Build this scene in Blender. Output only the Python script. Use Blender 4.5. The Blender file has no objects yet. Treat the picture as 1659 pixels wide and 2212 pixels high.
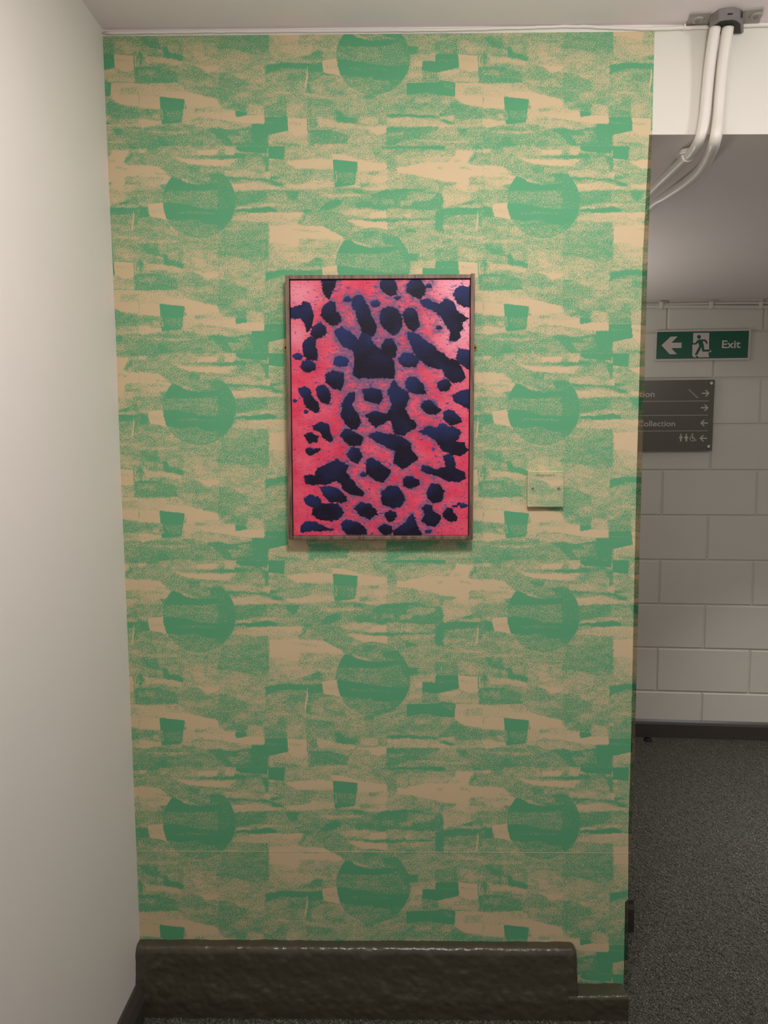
import bpy, bmesh, math, random
import numpy as np
from mathutils import Vector, Matrix

random.seed(7)
rng = np.random.default_rng(7)
sc = bpy.context.scene
COL = sc.collection

# ------------------------------------------------------------------ camera
IW, IH = 1659, 2212
FPX = 1586.36
PITCH, ROLL, YAW = 0.0860, -0.0023, -0.0115
CAM = np.array([0.0, -1.83, 1.4728])
_cy, _sy, _cp, _sp = math.cos(YAW), math.sin(YAW), math.cos(PITCH), math.sin(PITCH)
FWD = np.array([_sy * _cp, _cy * _cp, -_sp])
_r = np.array([_cy, -_sy, 0.0]); _u = np.cross(_r, FWD)
RGT = math.cos(ROLL) * _r + math.sin(ROLL) * _u
UPV = -math.sin(ROLL) * _r + math.cos(ROLL) * _u
cam_data = bpy.data.cameras.new('camera')
cam_data.sensor_fit = 'HORIZONTAL'; cam_data.sensor_width = 36.0
cam_data.lens = FPX / IW * 36.0
cam_data.clip_start = 0.02
cam = bpy.data.objects.new('camera', cam_data); COL.objects.link(cam)
M = Matrix.Identity(4)
for i in range(3):
    M[i][0], M[i][1], M[i][2], M[i][3] = RGT[i], UPV[i], -FWD[i], CAM[i]
cam.matrix_world = M
sc.camera = cam

# ------------------------------------------------------------------ world, lamps, exposure
sc.view_settings.view_transform = 'Standard'
sc.view_settings.look = 'None'
sc.view_settings.exposure = 0.0
sc.view_settings.gamma = 1.0
sc.view_settings.use_curve_mapping = False
world = bpy.data.worlds.new('world'); sc.world = world
world.use_nodes = True
world.node_tree.nodes['Background'].inputs[0].default_value = (1.0, 0.96, 0.93, 1)
world.node_tree.nodes['Background'].inputs[1].default_value = 0.27


def area(name, loc, target, size, energy, color=(1, .94, .86), shape='DISK', size_y=None):
    d = bpy.data.lights.new(name, 'AREA'); d.shape = shape; d.size = size
    if size_y: d.size_y = size_y
    d.energy = energy; d.color = color
    o = bpy.data.objects.new(name, d); COL.objects.link(o); o.location = loc
    o.rotation_euler = (Vector(target) - Vector(loc)).to_track_quat('-Z', 'Y').to_euler()
    return o


LAMP = (1, .965, .945)
area('hall_ceiling_lamp', (0.10, -1.05, 2.41), (0.10, -0.98, 0.0), 0.26, 15.8, LAMP)
area('hall_spot', (1.50, -0.95, 2.40), (1.15, 0.1, 1.85), 0.24, 3.0, LAMP).data.spread = math.radians(120)
area('hall_ceiling_fill', (0.45, -1.15, 2.02), (0.45, -0.95, 3.0), 0.30, 11.0, LAMP)  # unseen fill light, added to brighten the hall ceiling
area('corridor_ceiling_fill', (0.40, 1.30, 1.62), (0.5, 1.30, 3.0), 0.3, 5.2, LAMP)  # added fill light hidden behind the papered wall, lifts the corridor ceiling
area('corridor_downlight', (2.0, 0.70, 2.165), (2.0, 0.60, 0.0), 0.16, 11.0, LAMP).data.spread = math.radians(84)

# ------------------------------------------------------------------ measuring helpers (a picture point laid on a real plane)
FA, FB = 1.9436, -0.0791


def ray(x, y):
    return FWD + RGT * (x - IW / 2) / FPX - UPV * (y - IH / 2) / FPX


def onY(x, y, Y=0.0):
    d = ray(x, y); return CAM + d * ((Y - CAM[1]) / d[1])


def onZ(x, y, Z=0.0):
    d = ray(x, y); return CAM + d * ((Z - CAM[2]) / d[2])


def onX(x, y, X):
    d = ray(x, y); return CAM + d * ((X - CAM[0]) / d[0])


_fn = math.hypot(1, FB)
FR = np.array([1 / _fn, FB / _fn, 0.0]); FNN = np.array([FB / _fn, -1 / _fn, 0.0]); FO = np.array([0.0, FA, 0.0])


def onF(x, y, off=0.0):
    """a picture point on the far wall (off metres proud of it) -> (s, z) in that wall's own axes"""
    d = ray(x, y); o = FO + FNN * off
    t = ((o - CAM) @ FNN) / (d @ FNN); P = CAM + t * d
    return float((P - FO) @ FR), float(P[2])


def F(s, z, off=0.0):
    p = FO + FR * s + FNN * off; return Vector((p[0], p[1], z))


def lin(a, b):
    """line X(Z) through two points"""
    k = (b[0] - a[0]) / (b[2] - a[2]); return lambda z: a[0] + k * (z - a[2])




def px_edge(*px):
    """X(Z) of an edge bent to follow image pixels at several heights"""
    P = sorted(((float(p[2]), float(p[0])) for p in (onY(x, y) for x, y in px)))
    zs, xs = [p[0] for p in P], [p[1] for p in P]
    k0 = (xs[1] - xs[0]) / (zs[1] - zs[0]); k1 = (xs[-1] - xs[-2]) / (zs[-1] - zs[-2])
    def f(z):
        if z < zs[0]: return xs[0] + k0 * (z - zs[0])
        if z > zs[-1]: return xs[-1] + k1 * (z - zs[-1])
        return float(np.interp(z, zs, xs))
    return f


XL = px_edge((222, 77), (233.2, 350), (249.5, 700), (260, 1000), (272.5, 1290), (285, 1600), (295, 1840), (302, 2025))
XS = px_edge((1408.5, 72), (1402, 295), (1388, 560), (1380, 850), (1374, 1060), (1362, 1640), (1357.2, 1790), (1356.8, 1942), (1350, 1948), (1347, 2120))
XRr = px_edge((1413.5, 72), (1408.5, 295), (1399, 560), (1391, 850), (1385, 1060), (1370.5, 1640), (1358, 1945), (1355, 2120))
ZC = float(onY(830, 59)[2])
ZS = 2.2141
ZPT = float(onY(830, 73.5)[2])

# ------------------------------------------------------------------ materials
def srgb(r, g, b):
    f = lambda c: c / 12.92 if c <= .04045 else ((c + .055) / 1.055) ** 2.4
    return (f(r / 255), f(g / 255), f(b / 255), 1.0)


class NT:
    def __init__(s, name):
        s.m = bpy.data.materials.new(name); s.m.use_nodes = True
        s.t = s.m.node_tree; s.n = s.t.nodes; s.l = s.t.links
        s.b = s.n['Principled BSDF']; s.out = s.n['Material Output']

    def add(s, typ, ins=None, **kw):
        x = s.n.new(typ)
        for k, v in kw.items(): setattr(x, k, v)
        for k, v in (ins or {}).items(): s.put(x.inputs[k], v)
        return x

    def put(s, sock, v):
        if isinstance(v, bpy.types.NodeSocket): s.l.new(v, sock)
        else: sock.default_value = v

    def math(s, op, a, b=None, clamp=False):
        x = s.n.new('ShaderNodeMath'); x.operation = op; x.use_clamp = clamp
        s.put(x.inputs[0], a)
        if b is not None: s.put(x.inputs[1], b)
        return x.outputs[0]

    def mix(s, f, a, b):
        x = s.n.new('ShaderNodeMix'); x.data_type = 'RGBA'
        s.put(x.inputs[0], f); s.put(x.inputs[6], a); s.put(x.inputs[7], b)
        return x.outputs[2]

    def mixf(s, f, a, b):
        x = s.n.new('ShaderNodeMix'); x.data_type = 'FLOAT'
        s.put(x.inputs[0], f); s.put(x.inputs[2], a); s.put(x.inputs[3], b)
        return x.outputs[0]

    def obj(s):
        return s.add('ShaderNodeTexCoord').outputs['Object']

    def gen(s):
        return s.add('ShaderNodeNewGeometry').outputs['Position']

    def map(s, v, rot=(0, 0, 0), scale=(1, 1, 1), loc=(0, 0, 0)):
        return s.add('ShaderNodeMapping', {'Vector': v, 'Rotation': rot, 'Scale': scale, 'Location': loc}).outputs[0]

    def noise(s, v, scale, detail=2.0, rough=.5, dist=0.0):
        return s.add('ShaderNodeTexNoise', {'Vector': v, 'Scale': scale, 'Detail': detail, 'Roughness': rough, 'Distortion': dist}).outputs[0]

    def attr(s, name, out='Fac'):
        return s.add('ShaderNodeAttribute', attribute_name=name).outputs[out]

    def ramp(s, f, stops):
        x = s.add('ShaderNodeValToRGB', {'Fac': f}); e = x.color_ramp.elements
        while len(e) < len(stops): e.new(.5)
        for i, (p, c) in enumerate(stops): e[i].position = p; e[i].color = c
        return x.outputs[0]

    def bump(s, h, strength=.3, dist=.002):
        x = s.add('ShaderNodeBump', {'Height': h, 'Strength': strength, 'Distance': dist})
        s.l.new(x.outputs[0], s.b.inputs['Normal'])

    def base(s, c, rough=.6, metal=0.0, spec=None):
        s.put(s.b.inputs['Base Color'], c); s.put(s.b.inputs['Roughness'], rough); s.put(s.b.inputs['Metallic'], metal)
        if spec is not None: s.b.inputs['Specular IOR Level'].default_value = spec
        return s.m


def plain(name, c, rough=.6, metal=0.0, var=.12, nscale=30, bump=0.0, bscale=120, bdist=.001, spec=None):
    t = NT(name); p = t.gen()
    n = t.noise(p, nscale, 3.0)
    d = tuple(max(0, x * (1 - var)) for x in c[:3]) + (1,)
    e = tuple(min(1, x * (1 + var)) for x in c[:3]) + (1,)
    m = t.base(t.mix(n, d, e), rough, metal, spec)
    if bump: t.bump(t.noise(p, bscale, 3.0), bump, bdist)
    return m


PAINT = plain('white_wall_paint', srgb(234, 227, 220), .55, var=.02, nscale=6, bump=.12, bscale=60, bdist=.001)
CEIL = plain('ceiling_paint', srgb(238, 226, 226), .7, var=.02, nscale=5, bump=.1, bscale=40)
HEAD = plain('header_paint', srgb(221, 217, 205), .5, var=.02, nscale=5, bump=.08, bscale=50)
SOFF = plain('corridor_ceiling_paint', srgb(228, 218, 211), .7, var=.03, nscale=4, bump=.1, bscale=30)
BLOCK = plain('painted_blockwork', srgb(206, 202, 190), .6, var=.03, nscale=8, bump=.25, bscale=90, bdist=.0015)
PIPEW = plain('white_gloss_conduit', srgb(226, 220, 210), .35, var=.02, nscale=20)
BEAD = plain('white_cable_paint', srgb(230, 224, 214), .4, var=.03, nscale=40)
PLINTH = plain('black_gloss_plinth_paint', srgb(72, 67, 54), .27, var=.14, nscale=25, bump=.45, bscale=55, bdist=.004)
SKIRT = plain('dark_skirting_paint', srgb(66, 60, 55), .4, var=.08, nscale=15)
GREYP = plain('dark_grey_plastic', srgb(122, 117, 112), .45, var=.06, nscale=40)
HOLE = plain('black_rubber', srgb(24, 24, 22), .6, var=.1)
GALV = plain('painted_steel_strap', srgb(158, 151, 141), .45, metal=.0, var=.08, nscale=60)
CHROME = plain('chrome', srgb(205, 205, 200), .2, metal=1.0, var=.04)
BRASS = plain('brass', srgb(190, 160, 80), .3, metal=1.0, var=.1)
SIGNW = plain('sign_white_plastic', srgb(205, 190, 184), .45, var=.03)
SIGNG = plain('sign_green_film', srgb(12, 88, 62), .35, var=.05)
DIRP = plain('dark_olive_acrylic', srgb(92, 88, 74), .25, var=.04)
DIRT = plain('pale_grey_lettering', srgb(186, 180, 166), .5, var=.04)
PRINTK = plain('faded_black_print', srgb(104, 92, 62), .6, var=.05)
SEAM = plain('paper_joint', srgb(215, 200, 165), .7, var=.1)
SHADOWGAP = plain('red_shadow_gap', srgb(92, 24, 34), .8, var=.1)  # dark red holds the shadow line between canvas and frame as colour


def wood_mat():
    t = NT('weathered_walnut'); p = t.map(t.gen(), scale=(60, 60, 6))
    n = t.noise(p, 1.5, 5.0, .6, .4)
    c = t.ramp(n, [(.3, srgb(62, 48, 40)), (.5, srgb(112, 88, 74)), (.72, srgb(140, 112, 94))])
    t.base(c, .5); t.bump(n, .2, .001); return t.m


WOOD = wood_mat()

CREAM = (.650, .506, .310, 1)
GREEN = (.112, .372, .190, 1)
SD = .116


def paper_mat(name, film=False, fade=0.0):
    t = NT(name)
    sp = t.add('ShaderNodeSeparateXYZ', {0: t.attr('print_density', 'Vector')}).outputs
    inside = t.math('SUBTRACT', .5, t.math('MULTIPLY', sp[2], 1 / .9), clamp=True)
    d = t.mixf(inside, sp[0], sp[1]); pc = t.attr('print_coord', 'Vector')
    sel = t.noise(pc, 1 / 55., 1.0)
    n1 = t.noise(t.map(t.map(pc, rot=(0, 0, math.radians(-36))), scale=(1 / 2.35, 1 / 1.32, 1)), 1.0, 1.0, .5, .2)
    n2 = t.noise(t.map(t.map(pc, rot=(0, 0, math.radians(38))), scale=(1 / 2.2, 1 / 1.32, 1)), 1.0, 1.0, .5, .2)
    n = t.mixf(t.math('GREATER_THAN', sel, .55), n1, n2)
    th = t.math('ADD', t.math('MULTIPLY', d, SD), .5)
    ink = t.math('ADD', t.math('MULTIPLY', t.math('SUBTRACT', th, n), 1 / .05), .5, clamp=True)
    if fade: ink = t.math('MULTIPLY', ink, 1 - fade)
    c = t.mix(ink, CREAM, GREEN)
    t.base(c, .75, spec=.25)
    if film:
        tr = t.add('ShaderNodeBsdfTransparent', {'Color': t.mix(ink, (.80, .62, .40, 1), (.10, .36, .18, 1))})
        mx = t.add('ShaderNodeMixShader', {0: .12, 1: tr.outputs[0], 2: t.b.outputs[0]})
        t.l.new(mx.outputs[0], t.out.inputs[0])
    return t.m


PAPER = paper_mat('green_and_cream_wallpaper')
FILM = paper_mat('translucent_paper_edge', film=True)
PLATE = paper_mat('papered_plastic', fade=.12)


def canvas_mat():
    t = NT('pink_and_navy_painting')
    sd = t.attr('blob_distance'); tone = t.attr('blob_tone'); halo = t.attr('blob_halo'); pc = t.attr('canvas_coord', 'Vector')
    # ragged edges in canvas grain (horizontal weave)
    e = t.noise(t.map(pc, scale=(1 / 7., 1 / 4., 1)), 1.0, 3.0, .65)
    e2 = t.noise(t.map(pc, scale=(1 / 22., 1 / 22., 1)), 1.0, 2.0)
    rag = t.math('ADD', t.math('MULTIPLY', t.math('SUBTRACT', e, .5), 11.0), t.math('MULTIPLY', t.math('SUBTRACT', e2, .5), 9.0))
    ds = t.math('ADD', sd, rag)
    ink = t.math('ADD', t.math('MULTIPLY', ds, -1 / 1.2), .5, clamp=True)
    pk = t.noise(t.map(pc, scale=(1 / 70., 1 / 50., 1)), 1.0, 4.0, .6)
    pale = t.attr('pale')
    pink = t.mix(t.math('MULTIPLY', t.math('SUBTRACT', pk, .36), 3.0, clamp=True), srgb(215, 54, 84), srgb(228, 94, 116))
    pink = t.mix(pale, pink, srgb(246, 176, 192))
    # dull halo mottling around blobs
    hn = t.noise(t.map(pc, scale=(1 / 13., 1 / 6., 1)), 1.0, 4.0, .65, .3)
    hm = t.math('MULTIPLY', t.math('SUBTRACT', t.math('ADD', hn, t.math('MULTIPLY', halo, .41)), .70), 4.5, clamp=True)
    c = t.mix(t.math('MULTIPLY', hm, .82), pink, srgb(84, 90, 124))
    # short dark ticks
    tn = t.noise(t.map(pc, scale=(1 / 5.0, 1 / 2.6, 1), loc=(13, 5, 0)), 1.0, 2.0, .6, 1.0)
    tm = t.math('MULTIPLY', t.math('SUBTRACT', tn, .615), 14.0, clamp=True)
    c = t.mix(tm, c, srgb(70, 44, 96))
    sn = t.noise(t.map(pc, scale=(1 / 13., 1 / 9., 1), loc=(3, 51, 0)), 1.0, 2.0, .6, .4)
    sm = t.math('MULTIPLY', t.math('SUBTRACT', t.math('ADD', sn, t.math('MULTIPLY', halo, .05)), .635), 9.0, clamp=True)
    c = t.mix(sm, c, srgb(62, 66, 128))
    nv = t.noise(t.map(pc, scale=(1 / 45., 1 / 45., 1), loc=(9, 2, 0)), 1.0, 2.0)
    tn2 = t.math('MULTIPLY', t.math('ADD', tone, t.math('MULTIPLY', t.math('SUBTRACT', nv, .5), .9)), 1.0, clamp=True)
    navy = t.mix(tn2, srgb(20, 14, 34), srgb(36, 50, 104))
    streak = t.noise(t.map(pc, scale=(1 / 40., 1 / 1.4, 1)), 1.0, 2.0)
    navy = t.mix(t.math('MULTIPLY', t.math('SUBTRACT', streak, .62), 2.0, clamp=True), navy, srgb(70, 70, 130))
    c = t.mix(ink, c, navy)
    t.base(c, .55, spec=.22)
    t.bump(t.noise(t.map(pc, scale=(1 / 60., 1 / 1.6, 1)), 1.0, 3.0), .25, .0006)
    return t.m


CANVAS = canvas_mat()


def carpet_mat(name, fibre=False):
    t = NT(name); p = t.gen()
    n = t.noise(p, 260 if not fibre else 210, 3.0, .7)
    big = t.noise(p, 3.0, 2.0)
    c = t.ramp(n, [(.30, srgb(32, 32, 30)), (.48, srgb(68, 67, 62)), (.63, srgb(130, 127, 115)), (.78, srgb(206, 202, 186))])
    c = t.mix(t.math('MULTIPLY', big, .3), c, srgb(70, 66, 62))
    t.base(c, .95, spec=.1)
    if not fibre: t.bump(n, .8, .006)
    return t.m


CARPET = carpet_mat('grey_fleck_carpet'); FIBRE = carpet_mat('grey_fleck_pile', True)


# ------------------------------------------------------------------ object helpers
def link(name, me, mat=None, parent=None, smooth=False):
    o = bpy.data.objects.new(name, me); COL.objects.link(o)
    if mat is not None: me.materials.append(mat)
    if parent is not None: o.parent = parent
    if smooth: me.polygons.foreach_set('use_smooth', np.ones(len(me.polygons), dtype=bool))
    return o


def from_bm(name, bm, mat, parent=None, smooth=False):
    me = bpy.data.meshes.new(name); bmesh.ops.recalc_face_normals(bm, faces=bm.faces); bm.to_mesh(me); bm.free()
    return link(name, me, mat, parent, smooth)


def box_bm(bm, lo, hi, bevel=0.0, T=None):
    r = bmesh.ops.create_cube(bm, size=1.0); vs = r['verts']
    for v in vs:
        v.co = Vector([(lo[i] + hi[i]) / 2 + v.co[i] * (hi[i] - lo[i]) for i in range(3)])
    if bevel:
        es = list({e for v in vs for e in v.link_edges})
        g = bmesh.ops.bevel(bm, geom=es, offset=bevel, segments=2, affect='EDGES', profile=.5)
        vs = list({v for f in g['faces'] for v in f.verts} | {v for v in vs if v.is_valid})
    if T:
        for v in vs: v.co = T(v.co)
    return bm


def box(name, lo, hi, mat, parent=None, bevel=0.0, T=None, smooth=False):
    return from_bm(name, box_bm(bmesh.new(), lo, hi, bevel, T), mat, parent, smooth)


def hexa(name, bottom, top, mat, parent=None):
    """solid from two matching 4-point rings"""
    bm = bmesh.new(); a = [bm.verts.new(p) for p in bottom]; b = [bm.verts.new(p) for p in top]
    bm.faces.new(a[::-1]); bm.faces.new(b)
    for i in range(len(a)):
        j = (i + 1) % len(a); bm.faces.new((a[i], a[j], b[j], b[i]))
    return from_bm(name, bm, mat, parent)


def prism(name, pts, T, d0, d1, mat, parent=None):
    """a 2-D outline (any shape) extruded from depth d0 to d1 through T(u, v, d)"""
    bm = bmesh.new()
    a = [bm.verts.new(T(u, v, d0)) for u, v in pts]; b = [bm.verts.new(T(u, v, d1)) for u, v in pts]
    bm.faces.new(a); bm.faces.new(b[::-1]); n = len(a)
    for i in range(n): bm.faces.new((a[i], b[i], b[(i + 1) % n], a[(i + 1) % n]))
    return from_bm(name, bm, mat, parent)


def cyl_bm(bm, c, axis, r, h, seg=20, r2=None):
    axis = Vector(axis).normalized()
    q = axis.to_track_quat('Z', 'Y').to_matrix().to_4x4()
    bmesh.ops.create_cone(bm, cap_ends=True, segments=seg, radius1=r, radius2=r if r2 is None else r2, depth=h,
                          matrix=Matrix.Translation(Vector(c) + axis * h / 2) @ q)
    return bm


def cyl(name, c, axis, r, h, mat, parent=None, seg=20, r2=None):
    return from_bm(name, cyl_bm(bmesh.new(), c, axis, r, h, seg, r2), mat, parent, False)


def catmull(pts, per=8):
    P = [np.array(p, float) for p in pts]; P = [2 * P[0] - P[1]] + P + [2 * P[-1] - P[-2]]; out = []
    for i in range(1, len(P) - 2):
        for k in range(per):
            t = k / per; a, b, c, d = P[i - 1:i + 3]
            out.append(.5 * (2 * b + (c - a) * t + (2 * a - 5 * b + 4 * c - d) * t * t + (3 * b - a - 3 * c + d) * t ** 3))
    out.append(P[-2]); return out


def tube(name, pts, r, mat, parent=None, seg=14, wob=0.0, flat=None):
    pts = [Vector(p) for p in pts]; bm = bmesh.new(); rings = []
    up = Vector((0, 1, 0.01)); n = len(pts)
    for i, p in enumerate(pts):
        d = (pts[min(i + 1, n - 1)] - pts[max(i - 1, 0)]).normalized()
        a = up - d * up.dot(d)
        if a.length < 1e-3: a = Vector((1, 0, 0)) - d * d.x
        a.normalize(); up = a; b = d.cross(a)
        rr = (r(i / (n - 1)) if callable(r) else r) * (1 + (random.uniform(-wob, wob) if wob else 0))
        rings.append([bm.verts.new(p + (a * math.cos(2 * math.pi * k / seg) + b * math.sin(2 * math.pi * k / seg)) * rr) for k in range(seg)])
    for i in range(n - 1):
        for k in range(seg):
            bm.faces.new((rings[i][k], rings[i][(k + 1) % seg], rings[i + 1][(k + 1) % seg], rings[i + 1][k]))
    bm.faces.new(rings[0][::-1]); bm.faces.new(rings[-1])
    return from_bm(name, bm, mat, parent, True)


def thing(name, loc, label, cat, group=None):
    o = bpy.data.objects.new(name, None); COL.objects.link(o); o.location = loc; o.empty_display_size = .05
    o['label'] = label; o['category'] = cat
    if group: o['group'] = group
    return o


def adopt(parent):
    """children were made in world coordinates: keep them where they stand"""
    bpy.context.view_layer.update()
    inv = Matrix.Translation(-Vector(parent.location))
    for c in parent.children:
        if c.type == 'MESH' and not c.get('_ok'):
            c.data.transform(inv); c['_ok'] = 1
    for c in parent.children:
        for g in c.children:
            if not g.get('_ok'): g.data.transform(inv); g['_ok'] = 1
    for c in list(parent.children) + [g for c in parent.children for g in c.children]:
        if '_ok' in c: del c['_ok']


def structure(o, label, cat):
    o['kind'] = 'structure'; o['label'] = label; o['category'] = cat; return o


# ------------------------------------------------------------------ distance fields for printed shapes
def sd_poly(pts, X, Y):
    d = np.full(X.shape, 1e9); ins = np.zeros(X.shape, bool); n = len(pts)
    for i in range(n):
        ax, ay = pts[i]; bx, by = pts[(i + 1) % n]
        ex, ey = bx - ax, by - ay; wx, wy = X - ax, Y - ay
        t = np.clip((wx * ex + wy * ey) / (ex * ex + ey * ey + 1e-9), 0, 1)
        d = np.minimum(d, np.hypot(wx - ex * t, wy - ey * t))
        if ay != by:
            c = (ay > Y) != (by > Y); ins ^= c & (X < (bx - ax) * (Y - ay) / (by - ay) + ax)
    return np.where(ins, -d, d)


def vnoise(w, h, sx, sy, seed):
    """smooth tileable value noise, about -1..1"""
    r = np.random.default_rng(seed); gx, gy = max(2, round(w / sx)), max(2, round(h / sy))
    g = r.uniform(-1, 1, (gy, gx)); x = np.arange(w) / w * gx; y = np.arange(h) / h * gy
    x0, y0 = np.floor(x).astype(int), np.floor(y).astype(int); fx, fy = x - x0, y - y0
    fx, fy = fx * fx * (3 - 2 * fx), fy * fy * (3 - 2 * fy)
    A = g[np.ix_(y0 % gy, x0 % gx)]; B = g[np.ix_(y0 % gy, (x0 + 1) % gx)]
    C = g[np.ix_((y0 + 1) % gy, x0 % gx)]; D = g[np.ix_((y0 + 1) % gy, (x0 + 1) % gx)]
    fx, fy = fx[None, :], fy[:, None]
    return (A * (1 - fx) + B * fx) * (1 - fy) + (C * (1 - fx) + D * fx) * fy


# one repeat of the wallpaper: 744 x 447 units; (ink density, outline) painted in order, outlines drawn 2.23 times larger
TW, TH, TS = 744, 447, 2.2298
CA, CB = (290, 267, 176), (1128, 571, 179)


def circ(c, n=64): return [(c[0] + c[2] * math.cos(2 * math.pi * k / n), c[1] + c[2] * math.sin(2 * math.pi * k / n)) for k in range(n)]


PATTERN = []


def ink(d, *xy, f='', clip=None):
    PATTERN.append((d, list(zip(xy[::2], xy[1::2])), f, clip))   # f: c = hard edged, i = inside a hard-edged shape


# broad fields
ink(.75, 0, -5, 110, -5, 95, 18, 0, 18); ink(.5, 100, -5, 470, -5, 470, 18, 100, 20)
ink(.58, 0, 22, 150, 20, 160, 55, 150, 95, 115, 105, 0, 88); ink(.45, 150, 12, 300, 10, 300, 46, 150, 50)
ink(.6, 115, 100, 160, 55, 330, 96, 430, 98, 430, 150, 150, 150); ink(.38, 0, 148, 130, 150, 150, 160, 125, 215, 50, 215, 0, 232)
ink(.52, 0, 215, 115, 215, 112, 272, 45, 282, 40, 260); ink(.62, 0, 222, 40, 250, 42, 340, 0, 346)
ink(.62, 0, 345, 45, 340, 130, 355, 150, 390, 60, 465, 0, 462); ink(.46, 60, 385, 380, 410, 380, 470, 100, 466)
ink(.52, 0, 460, 380, 460, 380, 620, 0, 620); ink(.55, 420, 362, 626, 360, 626, 602, 380, 592, 380, 410)
ink(.74, 400, 408, 626, 405, 626, 548, 560, 532, 480, 540, 384, 522); ink(.4, 380, 560, 480, 540, 560, 556, 626, 545, 607, 640, 607, 690, 380, 690)
ink(.4, 220, 495, 380, 500, 380, 640, 330, 650, 215, 590); ink(.55, 185, 640, 300, 650, 380, 655, 385, 772, 300, 766, 200, 735, 185, 700)
ink(.73, 385, 640, 440, 640, 522, 690, 522, 792, 465, 800, 385, 772); ink(.6, 520, 720, 712, 742, 714, 860, 605, 852, 600, 800, 520, 792)
ink(.5, 815, 690, 970, 665, 1000, 745, 815, 745); ink(.55, 812, 740, 1195, 755, 1195, 905, 812, 905); ink(.48, 712, 760, 815, 770, 815, 862, 714, 858)
ink(.42, 1000, 690, 1195, 712, 1262, 730, 1195, 762, 1040, 732); ink(.55, 1195, 740, 1462, 760, 1462, 845, 1195, 845)
ink(.55, 1195, 395, 1330, 380, 1430, 370, 1430, 470, 1195, 430); ink(.66, 800, 320, 965, 310, 1000, 345, 1045, 386, 990, 445, 900, 395, 800, 382)
ink(.6, 1300, 420, 1660, 440, 1660, 560, 1425, 560, 1300, 500); ink(.5, 627, 110, 760, 114, 940, 108, 946, 172, 830, 182, 690, 166, 627, 160)
ink(.56, 1195, -5, 1245, -5, 1245, 205, 1195, 205); ink(.33, 703, -5, 930, -5, 935, 62, 830, 70, 700, 62); ink(.38, 930, -5, 1195, -5, 1195, 80, 1060, 66, 980, 46)
ink(.55, 1120, 10, 1240, 18, 1240, 75, 1150, 60); ink(.66, 1240, 20, 1500, 20, 1490, 40, 1244, 60); ink(.42, 1244, 30, 1510, 24, 1490, 76, 1395, 78, 1320, 96, 1244, 104)
ink(.45, 1195, 125, 1310, 140, 1468, 172, 1468, 210, 1300, 216, 1195, 212)
# upper left
ink(.06, 285, 20, 380, 18, 378, 44, 285, 45); ink(.22, 0, 18, 40, 18, 30, 34, 0, 36)
ink(.86, 180, 44, 300, 55, 385, 64, 470, 60, 470, 48, 300, 50); ink(.03, 165, 53, 250, 66, 390, 68, 470, 66, 462, 84, 385, 95, 330, 96, 250, 88, 210, 76)
ink(.07, 0, 88, 50, 95, 100, 102, 125, 130, 157, 150, 130, 166, 115, 150, 0, 147); ink(.4, 82, 134, 130, 132, 140, 142, 90, 140); ink(.2, 40, 170, 150, 155, 140, 190, 60, 200)
ink(.8, 100, 190, 160, 175, 170, 195, 120, 210); ink(.92, 0, 288, 40, 300, 50, 338, 0, 345); ink(.3, 0, 270, 38, 276, 40, 290, 0, 286)
ink(.85, 330, 130, 400, 135, 420, 155, 340, 170); ink(.85, 210, 105, 260, 100, 270, 118, 240, 150, 200, 130)
# band right of the first circle
ink(.2, 415, 6, 467, 15, 462, 48, 415, 46); ink(.92, 415, 47, 462, 47, 462, 62, 415, 62); ink(.15, 415, 64, 468, 65, 476, 90, 415, 97)
ink(.6, 470, 62, 590, 52, 612, 122, 415, 118); ink(.25, 440, 118, 520, 112, 500, 138, 440, 140)
ink(.975, 468, -5, 704, -5, 699, 66, 640, 60, 622, 56, 622, 35, 585, 32, 490, 26, 469, 15, f='c'); ink(.92, 464, 36, 520, 40, 520, 60, 462, 60); ink(.72, 520, 32, 590, 34, 600, 56, 520, 58)
ink(.9, 585, 35, 625, 52, 625, 122, 610, 122); ink(.08, 620, 8, 622.5, 8, 625, 50, 621, 50, f='c')
ink(.55, 627, 58, 700, 66, 694, 172, 627, 150); ink(.2, 627, 60, 650, 60, 645, 72, 627, 70)
ink(.26, 415, 115, 520, 118, 612, 140, 600, 150, 415, 147); ink(.92, 415, 148, 500, 149, 627, 157, 627, 170, 560, 162, 470, 158, 430, 162)
ink(.62, 430, 160, 560, 162, 540, 172, 500, 180, 445, 186); ink(.96, 630, 143, 680, 155, 680, 160, 630, 158); ink(.2, 600, 130, 629, 128, 628, 157, 600, 154); ink(.95, 628, 166, 690, 185, 690, 197, 650, 189, f='')
ink(.16, 448, 187, 515, 180, 552, 168, 590, 178, 650, 190, 690, 201, 725, 208, 640, 207, 590, 212, 465, 216); ink(.04, 450, 187, 510, 181, 505, 192, 460, 202)
ink(.8, 465, 213, 640, 212, 620, 270, 560, 272, 466, 296); ink(.6, 620, 212, 760, 210, 832, 214, 830, 272, 620, 278); ink(.93, 700, 215, 772, 214, 760, 250, 742, 262, 720, 240)
ink(.45, 560, 285, 680, 275, 800, 285, 832, 300, 700, 315, 640, 300); ink(.2, 587, 280, 655, 275, 655, 288, 590, 290); ink(.15, 466, 293, 530, 294, 540, 304, 466, 305)
ink(.975, 466, 308, 555, 300, 622, 289, 662, 304, 669, 320, 550, 322, 466, 319); ink(.55, 668, 300, 832, 288, 862, 320, 668, 321); ink(.92, 785, 305, 832, 310, 832, 320, 790, 320)
ink(.22, 455, 340, 550, 326, 625, 322, 792, 322, 778, 345, 757, 384, 625, 386, 625, 365, 450, 360); ink(.05, 540, 328, 625, 323, 790, 322, 780, 340, 720, 352, 700, 330, 640, 330)
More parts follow.
